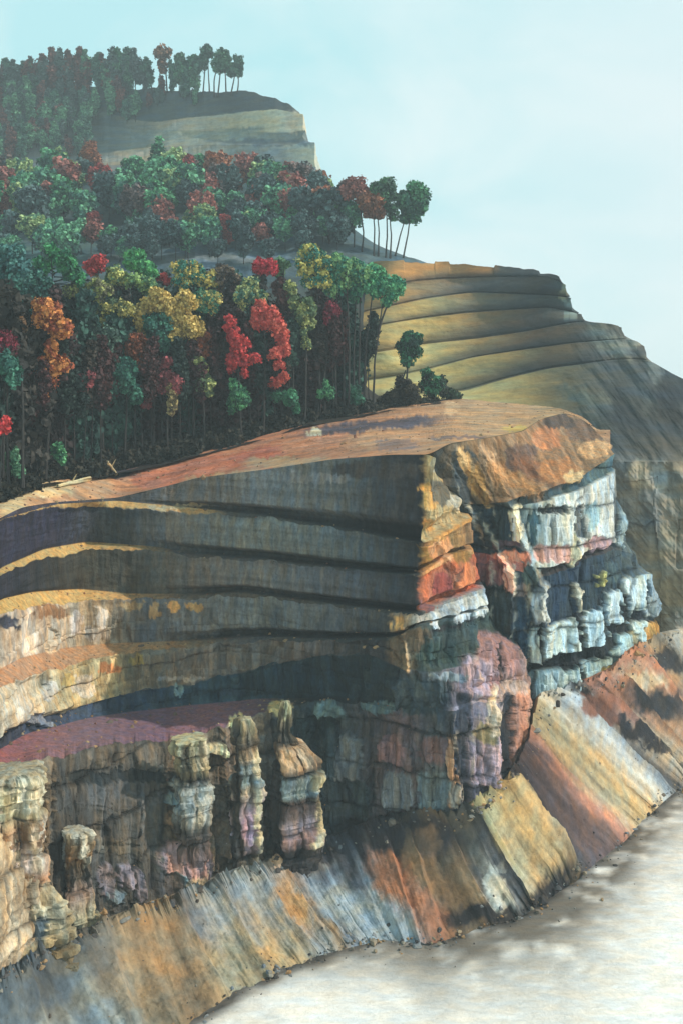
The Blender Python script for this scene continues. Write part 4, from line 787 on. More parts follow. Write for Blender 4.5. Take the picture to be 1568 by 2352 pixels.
pillar('buttress', 176, [(1904, 172, 30), (1912, 174, 33), (1985, 174, 34), (2060, 176, 40), (2130, 178, 46), (2340, 178, 58)],
       [(1908, (214, 204, 176)), (1930, (150, 120, 76)), (1965, (170, 124, 66)), (1985, (110, 92, 70)), (2010, (90, 84, 76)), (2040, (170, 140, 124)), (2090, (190, 180, 140)), (2190, (96, 88, 74))],
       [(190, 1912, 206, 1985, (236, 226, 196)), (148, 1930, 160, 1990, (150, 150, 140))], 105, rot=.45)

# ================================================================== TREES
def leaf_material():
    m = bpy.data.materials.new('foliage'); m.use_nodes = True
    n, l = m.node_tree.nodes, m.node_tree.links
    b = n['Principled BSDF']; b.inputs['Roughness'].default_value = 0.75; b.inputs['Specular IOR Level'].default_value = 0.2
    a = n.new('ShaderNodeAttribute'); a.attribute_type = 'OBJECT'; a.attribute_name = 'tint_a'
    c = n.new('ShaderNodeAttribute'); c.attribute_type = 'OBJECT'; c.attribute_name = 'tint_b'
    t = n.new('ShaderNodeAttribute'); t.attribute_name = 'tone'
    mr = n.new('ShaderNodeMapRange'); mr.inputs[1].default_value = 0.42; mr.inputs[2].default_value = 0.62
    l.new(t.outputs['Fac'], mr.inputs[0])
    mx = n.new('ShaderNodeMixRGB'); l.new(mr.outputs[0], mx.inputs[0]); l.new(a.outputs['Color'], mx.inputs[1]); l.new(c.outputs['Color'], mx.inputs[2])
    tc = n.new('ShaderNodeTexCoord'); ns = n.new('ShaderNodeTexNoise'); ns.inputs['Scale'].default_value = 0.9; ns.inputs['Detail'].default_value = 3
    l.new(tc.outputs['Object'], ns.inputs['Vector'])
    m2 = n.new('ShaderNodeMapRange'); m2.inputs[1].default_value = .3; m2.inputs[2].default_value = .7; m2.inputs[3].default_value = .6; m2.inputs[4].default_value = 1.35
    l.new(ns.outputs[0], m2.inputs[0])
    sc = n.new('ShaderNodeVectorMath'); sc.operation = 'SCALE'; l.new(mx.outputs[0], sc.inputs[0]); l.new(m2.outputs[0], sc.inputs['Scale'])
    l.new(sc.outputs[0], b.inputs['Base Color'])
    return m
def bark_material():
    m = bpy.data.materials.new('bark'); m.use_nodes = True
    n, l = m.node_tree.nodes, m.node_tree.links
    b = n['Principled BSDF']; b.inputs['Roughness'].default_value = 0.9
    tc = n.new('ShaderNodeTexCoord'); mp = n.new('ShaderNodeMapping'); mp.inputs['Scale'].default_value = (3, 3, .4)
    ns = n.new('ShaderNodeTexNoise'); ns.inputs['Scale'].default_value = 1.5; ns.inputs['Detail'].default_value = 4
    rp = n.new('ShaderNodeValToRGB'); rp.color_ramp.elements[0].position = .35; rp.color_ramp.elements[0].color = (.010, .010, .010, 1)
    rp.color_ramp.elements[1].position = .75; rp.color_ramp.elements[1].color = (.045, .040, .036, 1)
    l.new(tc.outputs['Object'], mp.inputs[0]); l.new(mp.outputs[0], ns.inputs['Vector']); l.new(ns.outputs[0], rp.inputs[0]); l.new(rp.outputs[0], b.inputs['Base Color'])
    return m
M_LEAF, M_BARK = leaf_material(), bark_material()

def crown_arrays(blobs, leaf, density, rng, clump=1.7):
    """blobs: (x, y, z, rx, ry, rz) metres; leaf clusters sit on small clumps spread over and inside each blob"""
    Vs, Ts = [], []
    for (bx, by, bz, rx, ry, rz) in blobs:
        area = 4 * math.pi * (((rx * rz) ** 1.6 + (rx * ry) ** 1.6 + (ry * rz) ** 1.6) / 3) ** (1 / 1.6)
        cr = min(clump, 0.55 * min(rx, rz))
        nc = max(5, int(area / (cr * cr * 3.14) * 1.5))
        d = rng.normal(size=(nc, 3)); d /= np.linalg.norm(d, axis=1, keepdims=True)
        rad = rng.uniform(0.45, 1.0, nc) ** 0.5
        wob = 1 + 0.25 * rng.normal(size=nc).clip(-1.5, 1.5) * 0.6
        cc = d * (rad * wob)[:, None] * np.array([max(rx - cr * .5, .3), max(ry - cr * .5, .3), max(rz - cr * .5, .3)]) + np.array([bx, by, bz])
        tone_c = rng.uniform(0, 1, nc)
        nl = max(5, int(cr * cr * 12.6 / (leaf * leaf * 2.2) * density * 1.1))
        crs = cr * rng.uniform(0.45, 1.35, nc)
        ci = np.repeat(np.arange(nc), nl)
        ld = rng.normal(size=(len(ci), 3)); ld += d[ci] * 0.7 + np.array([0, 0, .35]); ld /= np.linalg.norm(ld, axis=1, keepdims=True)
        pc = cc[ci] + ld * (crs[ci] * rng.uniform(.35, 1.3, len(ci)))[:, None]
        nrm = ld + 0.85 * rng.normal(size=ld.shape); nrm /= np.linalg.norm(nrm, axis=1, keepdims=True)
        ref = np.where(np.abs(nrm[:, 2:3]) > .9, [[1, 0, 0]], [[0, 0, 1]])
        t1 = np.cross(nrm, ref); t1 /= np.linalg.norm(t1, axis=1, keepdims=True); t2 = np.cross(nrm, t1)
        sz = leaf * rng.uniform(.35, 1.5, len(ci)); ph = rng.uniform(0, 6.28, len(ci))
        for_k = []
        for k in range(5):
            a = ph + k * 2 * math.pi / 5; rr = sz * rng.uniform(.7, 1.15, len(ci))
            for_k.append(pc + t1 * (np.cos(a) * rr)[:, None] + t2 * (np.sin(a) * rr)[:, None] + nrm * (0.15 * leaf * rng.normal(size=len(ci)))[:, None])
        Vs.append(np.stack(for_k, 1).reshape(-1, 3))
        Ts.append(np.repeat(np.clip(tone_c[ci] + .12 * rng.normal(size=len(ci)), 0, 1), 5))
    V = np.vstack(Vs); T = np.concatenate(Ts)
    return V, np.arange(len(V)).reshape(-1, 5), T

def tube(path, radii, n=7):
    path = np.asarray(path, float); V = []
    for i, p in enumerate(path):
        t = path[min(i + 1, len(path) - 1)] - path[max(i - 1, 0)]; t /= np.linalg.norm(t) + 1e-9
        a = np.cross(t, [0.3, 1, 0.1]); a /= np.linalg.norm(a); b = np.cross(t, a)
        for k in range(n):
            th = 2 * math.pi * k / n
            V.append(p + radii[i] * (math.cos(th) * a + math.sin(th) * b))
    Q = [[i * n + k, i * n + (k + 1) % n, (i + 1) * n + (k + 1) % n, (i + 1) * n + k] for i in range(len(path) - 1) for k in range(n)]
    return np.array(V), np.array(Q)

def trunk_arrays(stems, rng):
    """stems: list of (list of points, base radius, top radius)"""
    Vs, Qs, o = [], [], 0
    for pts, r0, r1 in stems:
        pts = np.asarray(pts, float)
        L = np.concatenate([[0], np.cumsum(np.linalg.norm(np.diff(pts, axis=0), axis=1))])
        m = max(5, int(L[-1] / 2.2)); s = np.linspace(0, L[-1], m)
        path = np.stack([np.interp(s, L, pts[:, k]) for k in range(3)], -1)
        wob = rng.normal(size=(m, 2)) * 0.10; wob[0] = 0
        path[:, :2] += np.cumsum(wob, 0) * 0.5
        rad = r0 + (r1 - r0) * (s / L[-1]) ** .8; rad[0] *= 1.35
        V, Q = tube(path, rad)
        Vs.append(V); Qs.append(Q + o); o += len(V)
    return np.vstack(Vs), np.vstack(Qs)

def tint(o, a, b, g=0.62):
    ca, cb = lin(a) * g, lin(b) * g
    ca = ca * .85 + ca.mean() * .15; cb = cb * .88 + cb.mean() * .12
    o['tint_a'] = [float(x) for x in ca]; o['tint_b'] = [float(x) for x in cb]

def own_tree(foot, blobs_px, leaf, a, b, label, cat='tree', group=None, seed=1, density=1.0, stems_px=None, tr=0.3, g=0.62, name='autumn_tree', clump=1.7, limbs=3):
    """a tree with its own shape. foot: world point; blobs_px: (column, row, half width, half height) of leaf masses"""
    rng = np.random.default_rng(seed)
    Yf = foot[1]; root = empty(name, tuple(foot))
    root['label'] = label; root['category'] = cat
    if group: root['group'] = group
    bl = []
    for (px, py, rx, rz) in blobs_px:
        dy = rng.uniform(-1.2, 1.2)
        c = at(px, py, Yf + dy) - np.array(foot)
        rx_, rz_ = rx / F * Yf, rz / F * Yf
        bl.append((c[0], c[1], c[2], rx_, min(rx_, rz_) * 1.0, rz_))
    V, Q, T = crown_arrays(bl, leaf, density, rng, clump)
    co = mesh_obj('crown', V, Q, M_LEAF, extra=T); co.parent = root; tint(co, a, b, g)
    stems = []
    if stems_px:
        for st in stems_px:
            pts = [at(px, py, Yf) - np.array(foot) for px, py in st]
            stems.append((pts, tr, tr * .45))
    else:
        top = max(bl, key=lambda q: q[2])
        mid = (np.array([0, 0, 0]) + np.array(top[:3])) / 2; mid[0] *= .7
        stems.append(([(0, 0, -1.5), tuple(mid), tuple(np.array(top[:3]) + np.array([0, 0, top[5] * .3]))], tr, tr * .3))
    main = np.asarray(stems[0][0])
    for q in bl:
        for _ in range(limbs):
            h = q[2] - q[5] * rng.uniform(.3, 1.2)
            h = max(h, main[0][2] + 1)
            zz = main[:, 2]; k = np.argsort(zz)
            sx, sy = np.interp(h, zz[k], main[k, 0]), np.interp(h, zz[k], main[k, 1])
            e = np.array(q[:3]) + rng.normal(size=3) * np.array([q[3], q[4], q[5] * .6]) * .45
            e[2] = max(e[2], h + .5)
            stems.append(([(sx, sy, h), tuple((np.array([sx, sy, h]) + e) / 2 + np.array([0, 0, -.3])), tuple(e)], tr * .4, tr * .12))
    V, Q = trunk_arrays(stems, rng)
    tk = mesh_obj('trunk', V, Q, M_BARK); tk.parent = root
    return root

BV_SLOPE = bvh_of('wooded_hillside', 2)
BV_TERR = bvh_of('terrace', 2)
BV_MESA = bvh_of('mesa', 2)
BV_HILL = bvh_of('bare_hill', 2)

def foot_line(px, back=0):
    py = float(np.interp(px, [p[0] for p in T0], [p[1] for p in T0])); Y = float(np.interp(px, [p[0] for p in T0], [p[2] for p in T0]))
    P = at(px, py - 1, Y + 2)
    if back:
        x, y = P[0] * (Y + 2 + back) / (Y + 2), Y + 2 + back
        h = BV_SLOPE.ray_cast(Vector((x, y, 400)), Vector((0, 0, -1)))
        return np.array([x, y, h[0].z if h[0] else P[2]])
    return P

ORG = ((150, 70, 34), (226, 146, 66)); RED = ((176, 40, 44), (216, 60, 58)); COR = ((200, 66, 56), (232, 104, 82)); TEAL = ((44, 100, 90), (66, 130, 108))
YG = ((96, 128, 78), (198, 182, 92)); GRN = ((48, 110, 80), (84, 160, 110)); YEL = ((176, 150, 70), (230, 196, 104)); RUST = ((110, 56, 34), (150, 78, 44)); PINK = ((130, 60, 66), (170, 84, 88)); BURG = ((96, 34, 50), (140, 40, 60)); TY = ((50, 124, 106), (196, 186, 90)); OLV = ((90, 116, 80), (170, 176, 100))
SHR = ((50, 110, 80), (100, 176, 116))

# front row: (foot column, set back, leaf masses, colours, label)
FRONT = [
 (105, 0, [(112, 722, 36, 36), (138, 752, 24, 26), (98, 700, 18, 14), (118, 800, 14, 24), (110, 840, 30, 30), (142, 838, 18, 18), (104, 890, 24, 22)], ORG, 'tall orange autumn tree with stacked leaf clumps near the west end of the wood', [[(104, 1100), (112, 1000), (126, 900), (120, 800), (112, 720)], [(75, 1105), (76, 900), (84, 780)]]),
 (5, 4, [(12, 790, 26, 22), (-20, 800, 30, 30)], BURG, 'dark crimson tree cut by the picture edge above a teal tree', None),
 (20, 0, [(22, 850, 24, 34), (5, 830, 22, 28), (36, 872, 18, 14)], TEAL, 'muted teal tree beside bare dark stems at the edge of the wood', [[(18, 1125), (16, 980), (20, 860)], [(52, 1120), (55, 950), (50, 860)]]),
 (300, 14, [(330, 735, 20, 30), (365, 690, 26, 26), (392, 705, 22, 20), (350, 700, 20, 20), (428, 690, 24, 22), (415, 735, 28, 24), (445, 755, 24, 24), (405, 768, 20, 20), (345, 765, 22, 14)], YEL, 'broad golden yellow tree with pink tinged western side', [[(372, 1070), (374, 930), (380, 800), (385, 700)]]),
 (350, 10, [(368, 755, 34, 36), (350, 740, 26, 20), (385, 790, 24, 16)], TEAL, 'teal green crown nested under the broad golden yellow tree', None),
 (310, 6, [(310, 790, 28, 22), (322, 820, 16, 26), (296, 800, 14, 22)], RUST, 'rust brown crown with a round gap between teal trees', None),
 (285, 5, [(270, 835, 34, 20), (285, 870, 22, 34), (310, 905, 24, 22), (230, 885, 10, 26), (300, 850, 14, 30)], TEAL, 'deep teal tree with drooping crown under the rust brown one', [[(285, 1075), (290, 960), (290, 850)]]),
 (190, 5, [(196, 875, 18, 20), (172, 895, 14, 20), (206, 868, 12, 14)], PINK, 'faded pink sapling among black stems', None),
 (385, 3, [(385, 850, 18, 28), (372, 880, 24, 20), (400, 880, 20, 24), (335, 925, 12, 14), (398, 900, 12, 20)], PINK, 'dusty pink tree over black hollow in the wood', None),
 (395, 1, [(396, 895, 10, 20), (398, 925, 12, 16), (393, 945, 8, 10)], ((110, 96, 66), (190, 170, 110)), 'small straw coloured sapling hanging under the dusty pink tree', None),
 (465, 3, [(460, 850, 18, 16), (468, 880, 20, 20), (455, 830, 14, 12), (482, 900, 8, 12)], OLV, 'slim olive green tree in front of dark trunks', [[(470, 1040), (468, 960), (462, 850)]]),
 (445, 8, [(460, 800, 24, 40), (440, 790, 18, 26)], RUST, 'brown crown behind the slim olive green tree', None),
 (545, 0, [(528, 745, 14, 20), (535, 775, 16, 20), (552, 792, 20, 18), (540, 815, 14, 16), (550, 828, 26, 14), (585, 823, 14, 10), (560, 858, 10, 10), (532, 835, 12, 22)], RED, 'scarlet tree with ragged narrow crown, left of the coral one', [[(556, 1015), (548, 930), (545, 850), (532, 750)]]),
 (605, 0, [(600, 712, 20, 18), (590, 735, 14, 20), (620, 722, 18, 16), (612, 745, 20, 14), (640, 745, 18, 18), (648, 772, 18, 18), (650, 800, 18, 16), (632, 812, 14, 14), (640, 838, 14, 10), (650, 868, 12, 12), (632, 880, 16, 12)], COR, 'tall coral red tree with leaves down its eastern side', [[(606, 1000), (608, 900), (612, 800), (605, 715)]]),
 (550, 0, [(536, 885, 10, 16), (545, 905, 18, 16), (555, 918, 18, 18), (538, 932, 12, 20)], SHR, 'bright green sapling below the scarlet tree', None),
 (655, 0, [(645, 910, 20, 12), (665, 915, 16, 18), (680, 938, 10, 12)], ((50, 110, 84), (70, 146, 104)), 'low green bush between the coral tree and slender trunks', None),
 (750, 0, [(748, 885, 6, 16), (755, 905, 14, 14), (738, 905, 10, 12)], SHR, 'small leafy sapling with yellow green top below slender trunks', None),
 (815, 0, [(812, 905, 14, 20), (820, 915, 12, 14)], ((50, 96, 80), (60, 120, 92)), 'short dark green sapling at foot of the big trunks', None),
 (135, 0, [(134, 1035, 12, 26), (142, 1050, 10, 18)], SHR, 'pale green sapling beside the leaning black stem', None),
 (38, 0, [(34, 1050, 10, 22), (42, 1080, 12, 16), (12, 1060, 8, 20)], ((70, 130, 96), (110, 160, 120)), 'mint green sapling between black stems at the edge', None),
 (0, -1, [(8, 978, 18, 18), (-10, 985, 14, 14)], ((190, 36, 46), (230, 60, 60)), 'crimson sapling at the picture edge below the teal tree', None),
 (705, 1, [(706, 712, 18, 26), (694, 725, 14, 20), (708, 740, 16, 16), (705, 790, 10, 16), (698, 765, 8, 12)], OLV, 'slender tree with small olive yellow crown on a tall thin trunk', [[(700, 985), (702, 860), (704, 720)]]),
 (755, 2, [(762, 715, 16, 20), (752, 735, 12, 16)], BURG, 'slender tree with thin burgundy crown', [[(745, 965), (746, 860), (756, 720)]]),
 (670, 4, [(676, 690, 14, 20), (668, 660, 14, 14)], OLV, 'slender tree with sparse green top left of the yellow topped one', [[(672, 990), (674, 860), (676, 700)]]),
 (735, 3, [(708, 578, 22, 20), (738, 600, 18, 16), (725, 590, 20, 18), (700, 612, 20, 20), (748, 612, 14, 12), (740, 640, 18, 20), (718, 635, 24, 20)], TY, 'tall turquoise tree with yellow sunlit top rising above the wood', [[(730, 968), (732, 800), (722, 620)]]),
 (800, 0, [(775, 605, 24, 20), (800, 610, 26, 20), (790, 640, 30, 22), (825, 625, 22, 22), (760, 640, 24, 20), (770, 665, 22, 18)], ((48, 128, 104), (130, 176, 112)), 'big turquoise tree with many parallel trunks at the middle of the stand', [[(800, 950), (802, 800), (795, 640)], [(790, 952), (788, 800), (780, 660)], [(772, 955), (770, 800), (775, 660)]]),
 (855, 0, [(855, 630, 26, 22), (885, 650, 26, 20), (912, 658, 26, 20), (868, 665, 26, 20), (900, 678, 18, 14), (845, 655, 20, 20), (888, 695, 12, 12)], ((44, 132, 100), (96, 176, 120)), 'wide turquoise green tree hanging over the bare stepped hill', [[(856, 940), (862, 820), (880, 690)], [(835, 943), (840, 800), (858, 660)], [(868, 760), (880, 720), (905, 665)]]),
 (820, 1, [(830, 650, 26, 24), (815, 675, 20, 16)], ((40, 104, 88), (70, 144, 104)), 'dark turquoise tree with double trunk inside the stand', [[(822, 948), (826, 800), (828, 660)], [(812, 950), (812, 800), (818, 680)]]),
 (610, 8, [(608, 608, 24, 14), (625, 620, 14, 12), (595, 618, 14, 10)], ((170, 26, 44), (200, 40, 60)), 'crimson treetop showing above dark branches', None),
 (575, 6, [(575, 655, 20, 18), (592, 678, 20, 14), (560, 680, 24, 24), (600, 690, 14, 12)], ((60, 110, 92), (176, 180, 110)), 'grey green tree with pale yellow dabs below the crimson treetop', None),
 (650, 14, [(650, 605, 16, 14), (640, 625, 14, 10)], ((80, 120, 90), (120, 160, 110)), 'pale green treetop just east of the crimson one', None),
 (470, 10, [(475, 682, 24, 16), (460, 700, 22, 18), (495, 690, 16, 14), (480, 705, 24, 14)], ((60, 128, 100), (206, 186, 100)), 'green and cream yellow tree right of the golden one', None),
 (435, 20, [(440, 620, 34, 18), (465, 635, 26, 20), (415, 615, 20, 18), (430, 645, 34, 18), (480, 650, 20, 14)], ((48, 124, 104), (210, 186, 90)), 'teal tree with golden yellow dabs high in the wood', None),
 (510, 18, [(515, 625, 24, 16), (530, 640, 18, 14), (505, 645, 18, 20)], ((64, 60, 60), (130, 110, 90)), 'dull brown tree with sparse pale leaves', None),
 (318, 26, [(312, 590, 22, 18), (330, 610, 22, 18), (345, 622, 16, 20), (300, 605, 18, 16)], ((60, 140, 90), (104, 190, 110)), 'bright green tree with hazy slope behind it', None),
 (220, 26, [(218, 610, 20, 16), (228, 600, 14, 14), (212, 622, 12, 10)], ((180, 46, 52), (214, 66, 66)), 'small scarlet treetop between two bright green trees', None),
 (375, 24, [(372, 636, 16, 10), (385, 645, 12, 8)], ((190, 50, 56), (210, 70, 70)), 'tiny scarlet treetop above the yellow green trees', None),
 (140, 26, [(120, 575, 16, 16), (140, 590, 22, 18), (155, 610, 20, 18), (170, 630, 22, 16), (100, 615, 20, 20), (180, 645, 14, 14)], ((44, 110, 80), (70, 156, 96)), 'large emerald green tree high on the west slope', None),
 (265, 20, [(265, 630, 22, 18), (280, 640, 16, 14), (255, 650, 18, 14)], ((90, 130, 90), (190, 190, 100)), 'lime yellow treetop left of the bright green tree', None),
 (320, 18, [(325, 650, 30, 18), (345, 660, 20, 14), (300, 645, 16, 14)], ((84, 130, 90), (150, 180, 100)), 'olive green tree below the bright green one', None),
 (185, 20, [(190, 660, 24, 14), (165, 668, 20, 14), (225, 655, 20, 16), (240, 670, 24, 14), (205, 675, 26, 16)], ((110, 110, 80), (170, 176, 96)), 'wide drab tree with yellow green fringe on the west slope', None),
 (250, 12, [(250, 705, 26, 18), (285, 712, 20, 18), (225, 708, 16, 14), (235, 740, 18, 14), (268, 700, 20, 14)], ((80, 104, 76), (176, 166, 86)), 'mustard and grey green tree left of the golden yellow one', None),
 (240, 8, [(232, 775, 24, 22), (215, 760, 16, 16), (240, 800, 22, 12), (255, 770, 18, 18)], ((56, 84, 76), (90, 120, 104)), 'grey green tree in shade below the mustard one', None),
 (52, 8, [(50, 740, 10, 14), (54, 752, 8, 8)], ((130, 100, 70), (180, 130, 80)), 'tiny tan treetop beside the tall orange tree', None),
 (60, 28, [(60, 690, 50, 40), (20, 660, 40, 50), (80, 650, 40, 30)], ((46, 96, 92), (66, 126, 110)), 'broad blue green tree filling the west slope', None),
 (10, 24, [(20, 590, 40, 30), (-10, 620, 40, 40), (45, 620, 30, 26)], ((60, 112, 112), (80, 136, 126)), 'hazy blue green tree at the upper edge of the front wood', None),
 (650, 10, [(645, 660, 18, 24), (655, 690, 16, 20)], ((90, 60, 60), (120, 80, 76)), 'brownish pink thin tree beside the crimson treetop', None),
]
for i, (fx, back, blobs, cc, label, stems) in enumerate(FRONT):
    foot = foot_line(fx, back)
    small = max(b[2] for b in blobs) < 22 and len(blobs) < 5 and not stems and min(b[1] for b in blobs) > 860
    own_tree(foot, blobs, 0.34 if not small else .30, cc[0], cc[1], label, 'sapling' if 'sapling' in label else ('bush' if 'bush' in label else 'tree'),
             group='saplings at the foot of the wood' if 'sapling' in label else 'autumn trees of the front wood',
             seed=200 + i, density=0.85, stems_px=stems, tr=0.16 if small else 0.38, g=0.95, name='sapling' if 'sapling' in label else ('bush' if 'bush' in label else 'autumn_tree'), clump=1.15)

# bare dark stems in front of the wood: each one a trunk with a thin dark crown above
rng0 = np.random.default_rng(5)
def make_proto(seed, h, cw, chh, leaf=.5, bare=.45, clump=1.6, nb=5, density=.8, tr=.3):
    rng = np.random.default_rng(seed)
    bl = []
    for k in range(nb):
        a = rng.uniform(0, 6.28); r = rng.uniform(0, .5) * cw
        zz = h * bare + (h - h * bare) * (k + .5) / nb
        s = 1.0 - 0.45 * abs((k + .5) / nb - .45) * 2
        bl.append((r * math.cos(a), r * math.sin(a), zz, cw * s * rng.uniform(.55, .8), cw * s * rng.uniform(.55, .8), chh / nb * rng.uniform(1.0, 1.4)))
    V, Q, T = crown_arrays(bl, leaf, density, rng, clump)
    st = [([(0, 0, -3), (rng.uniform(-.6, .6), 0, h * .4), (rng.uniform(-.8, .8), rng.uniform(-.5, .5), h * .92)], tr, tr * .25)]
    for q in bl:
        for _ in range(2):
            hh = q[2] - q[5] * rng.uniform(.4, 1.2)
            e = np.array(q[:3]) + rng.normal(size=3) * cw * .3; e[2] = max(e[2], hh + 1)
            st.append(([(0, 0, hh), tuple((np.array([0, 0, hh]) + e) / 2), tuple(e)], tr * .4, tr * .12))
    tv, tq = trunk_arrays(st, rng)
    crown = mesh_obj('crown', V, Q, M_LEAF, extra=T); trunk = mesh_obj('trunk', tv, tq, M_BARK)
    return crown, trunk

def place(proto, used, name, foot, scale, rot, a, b, label, group, cat='tree', g=.62):
    root = empty(name, foot)
    root.rotation_euler = (0, 0, rot); root.scale = scale
    root['label'] = label; root['category'] = cat; root['group'] = group
    for src in proto:
        if id(proto) in used:
            c = src.copy(); COL.objects.link(c)
        else:
            c = src
        c.parent = root
        if src.name.startswith('crown'): tint(c, a, b, g)
    used.add(id(proto))
    return root
used = set()
STEMP = [make_proto(900 + k, 30, 3.4, 14, leaf=.42, bare=.55, clump=1.1, nb=5, density=.7, tr=.26) for k in range(4)]
rr = random.Random(8)
stem_cols = [10, 30, 62, 90, 150, 175, 205, 235, 262, 330, 352, 415, 432, 450, 490, 505, 520, 572, 590, 628, 640, 660, 690, 715, 728, 768, 782, 845]
for i, sx in enumerate(stem_cols):
    foot = foot_line(sx + rr.uniform(-5, 5), rr.uniform(1, 9))
    h = np.interp(sx, [0, 300, 600, 850], [.95, .9, .85, .9]) * rr.uniform(.82, 1.05)
    h *= np.interp(foot[1], [210, 300], [1.0, 1.25])
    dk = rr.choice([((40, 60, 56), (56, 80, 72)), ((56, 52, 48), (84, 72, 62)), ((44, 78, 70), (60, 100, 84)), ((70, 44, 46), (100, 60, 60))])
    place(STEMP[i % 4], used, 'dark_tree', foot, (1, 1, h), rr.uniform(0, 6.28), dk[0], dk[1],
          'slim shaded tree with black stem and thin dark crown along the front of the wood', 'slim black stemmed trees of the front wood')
# rows filling the depth of the wood, mostly hidden in its shade
FILLP = [make_proto(930 + k, 34, 6.8, 33, leaf=.75, bare=.04, clump=2.4, nb=6, density=.75, tr=.4) for k in range(4)]
for i in range(46):
    px = -60 + (i % 16) * 60 + rr.uniform(-20, 20); back = 12 + 17 * (i // 16) + rr.uniform(-4, 4)
    if px > 800: continue
    foot = foot_line(px, back)
    topy = 690 - 30 * (i // 16)
    h = ((HY - topy) / F * foot[1] + CAMZ - foot[2]) / 35.0
    h *= rr.uniform(.82, 1.0)
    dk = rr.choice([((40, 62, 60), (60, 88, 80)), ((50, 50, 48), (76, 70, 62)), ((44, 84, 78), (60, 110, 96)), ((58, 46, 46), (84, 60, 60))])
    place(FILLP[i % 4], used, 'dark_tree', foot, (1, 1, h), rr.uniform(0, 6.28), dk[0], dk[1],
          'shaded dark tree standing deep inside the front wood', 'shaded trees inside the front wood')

# lone trees by the bare hill
own_tree(foot_line(935, 3), [(945, 782, 24, 20), (930, 800, 18, 26), (950, 805, 18, 16), (934, 830, 12, 12)], .4, (40, 84, 70), (60, 140, 100), 'lone round green tree standing before the ochre stepped hill', seed=400, stems_px=[[(932, 935), (933, 880), (938, 800)], [(905, 938), (918, 890), (932, 850)]], tr=.45, g=.7, name='lone_tree', clump=1.3)
own_tree(foot_line(905, 2), [(905, 915, 28, 20), (925, 890, 18, 24), (945, 905, 22, 22), (880, 925, 16, 12)], .36, (52, 46, 40), (84, 74, 56), 'dark brown thicket around the foot of the lone green tree', 'bush', seed=401, tr=.2, g=.6, name='bush', clump=1.2)
own_tree(foot_line(985, 2), [(982, 860, 12, 14), (978, 885, 14, 14), (990, 895, 16, 18), (1005, 880, 12, 14)], .36, (46, 70, 56), (66, 146, 100), 'green and brown bush right of the lone tree', 'bush', seed=402, tr=.2, g=.68, name='bush', clump=1.1)
own_tree(foot_line(1025, 2), [(1010, 895, 14, 12), (1030, 905, 18, 12), (1048, 912, 10, 8), (1015, 875, 10, 10)], .34, (56, 66, 54), (90, 120, 90), 'low grey green bush at the end of the terrace hedge', 'bush', seed=403, tr=.2, g=.65, name='bush', clump=1.0)

# ---- second ridge: crowns placed one by one
MIDP = [make_proto(500 + k, 26, 6.2, 17, leaf=.62, bare=.36, clump=2.0, nb=4, density=.8, tr=.36) for k in range(6)]
ROUND = []
for k in range(4):
    rng = np.random.default_rng(600 + k)
    bl = [(0, 0, 18, 6.4, 6.4, 6.6), (rng.uniform(-2, 2), rng.uniform(-2, 2), 13, 4.6, 4.6, 5)]
    V, Q, T = crown_arrays(bl, .85, .95, rng, 2.2)
    tv, tq = trunk_arrays([([(0, 0, -4), (.4, 0, 9), (0, 0, 19)], .4, .12), ([(0, 0, 9), (2, 0, 13), (3, 1, 17)], .2, .06), ([(0, 0, 8), (-2, 0, 12), (-3, -1, 16)], .2, .06)], rng)
    ROUND.append((mesh_obj('crown', V, Q, M_LEAF, extra=T), mesh_obj('trunk', tv, tq, M_BARK)))
g1 = ((40, 84, 70), (70, 130, 90)); g2 = ((50, 96, 84), (84, 140, 104)); g3 = ((70, 110, 84), (130, 150, 96)); d1 = ((44, 62, 66), (60, 84, 84)); r1 = ((104, 44, 44), (150, 60, 56)); o1 = ((110, 66, 48), (150, 90, 60)); r2 = ((110, 66, 62), (146, 86, 76)); b1 = ((64, 60, 62), (96, 80, 76))
NM = {id(g1): 'green', id(g2): 'teal green', id(g3): 'yellow green', id(d1): 'dark slate green', id(r1): 'dark red', id(o1): 'rusty orange', id(r2): 'dusty rose', id(b1): 'grey brown'}
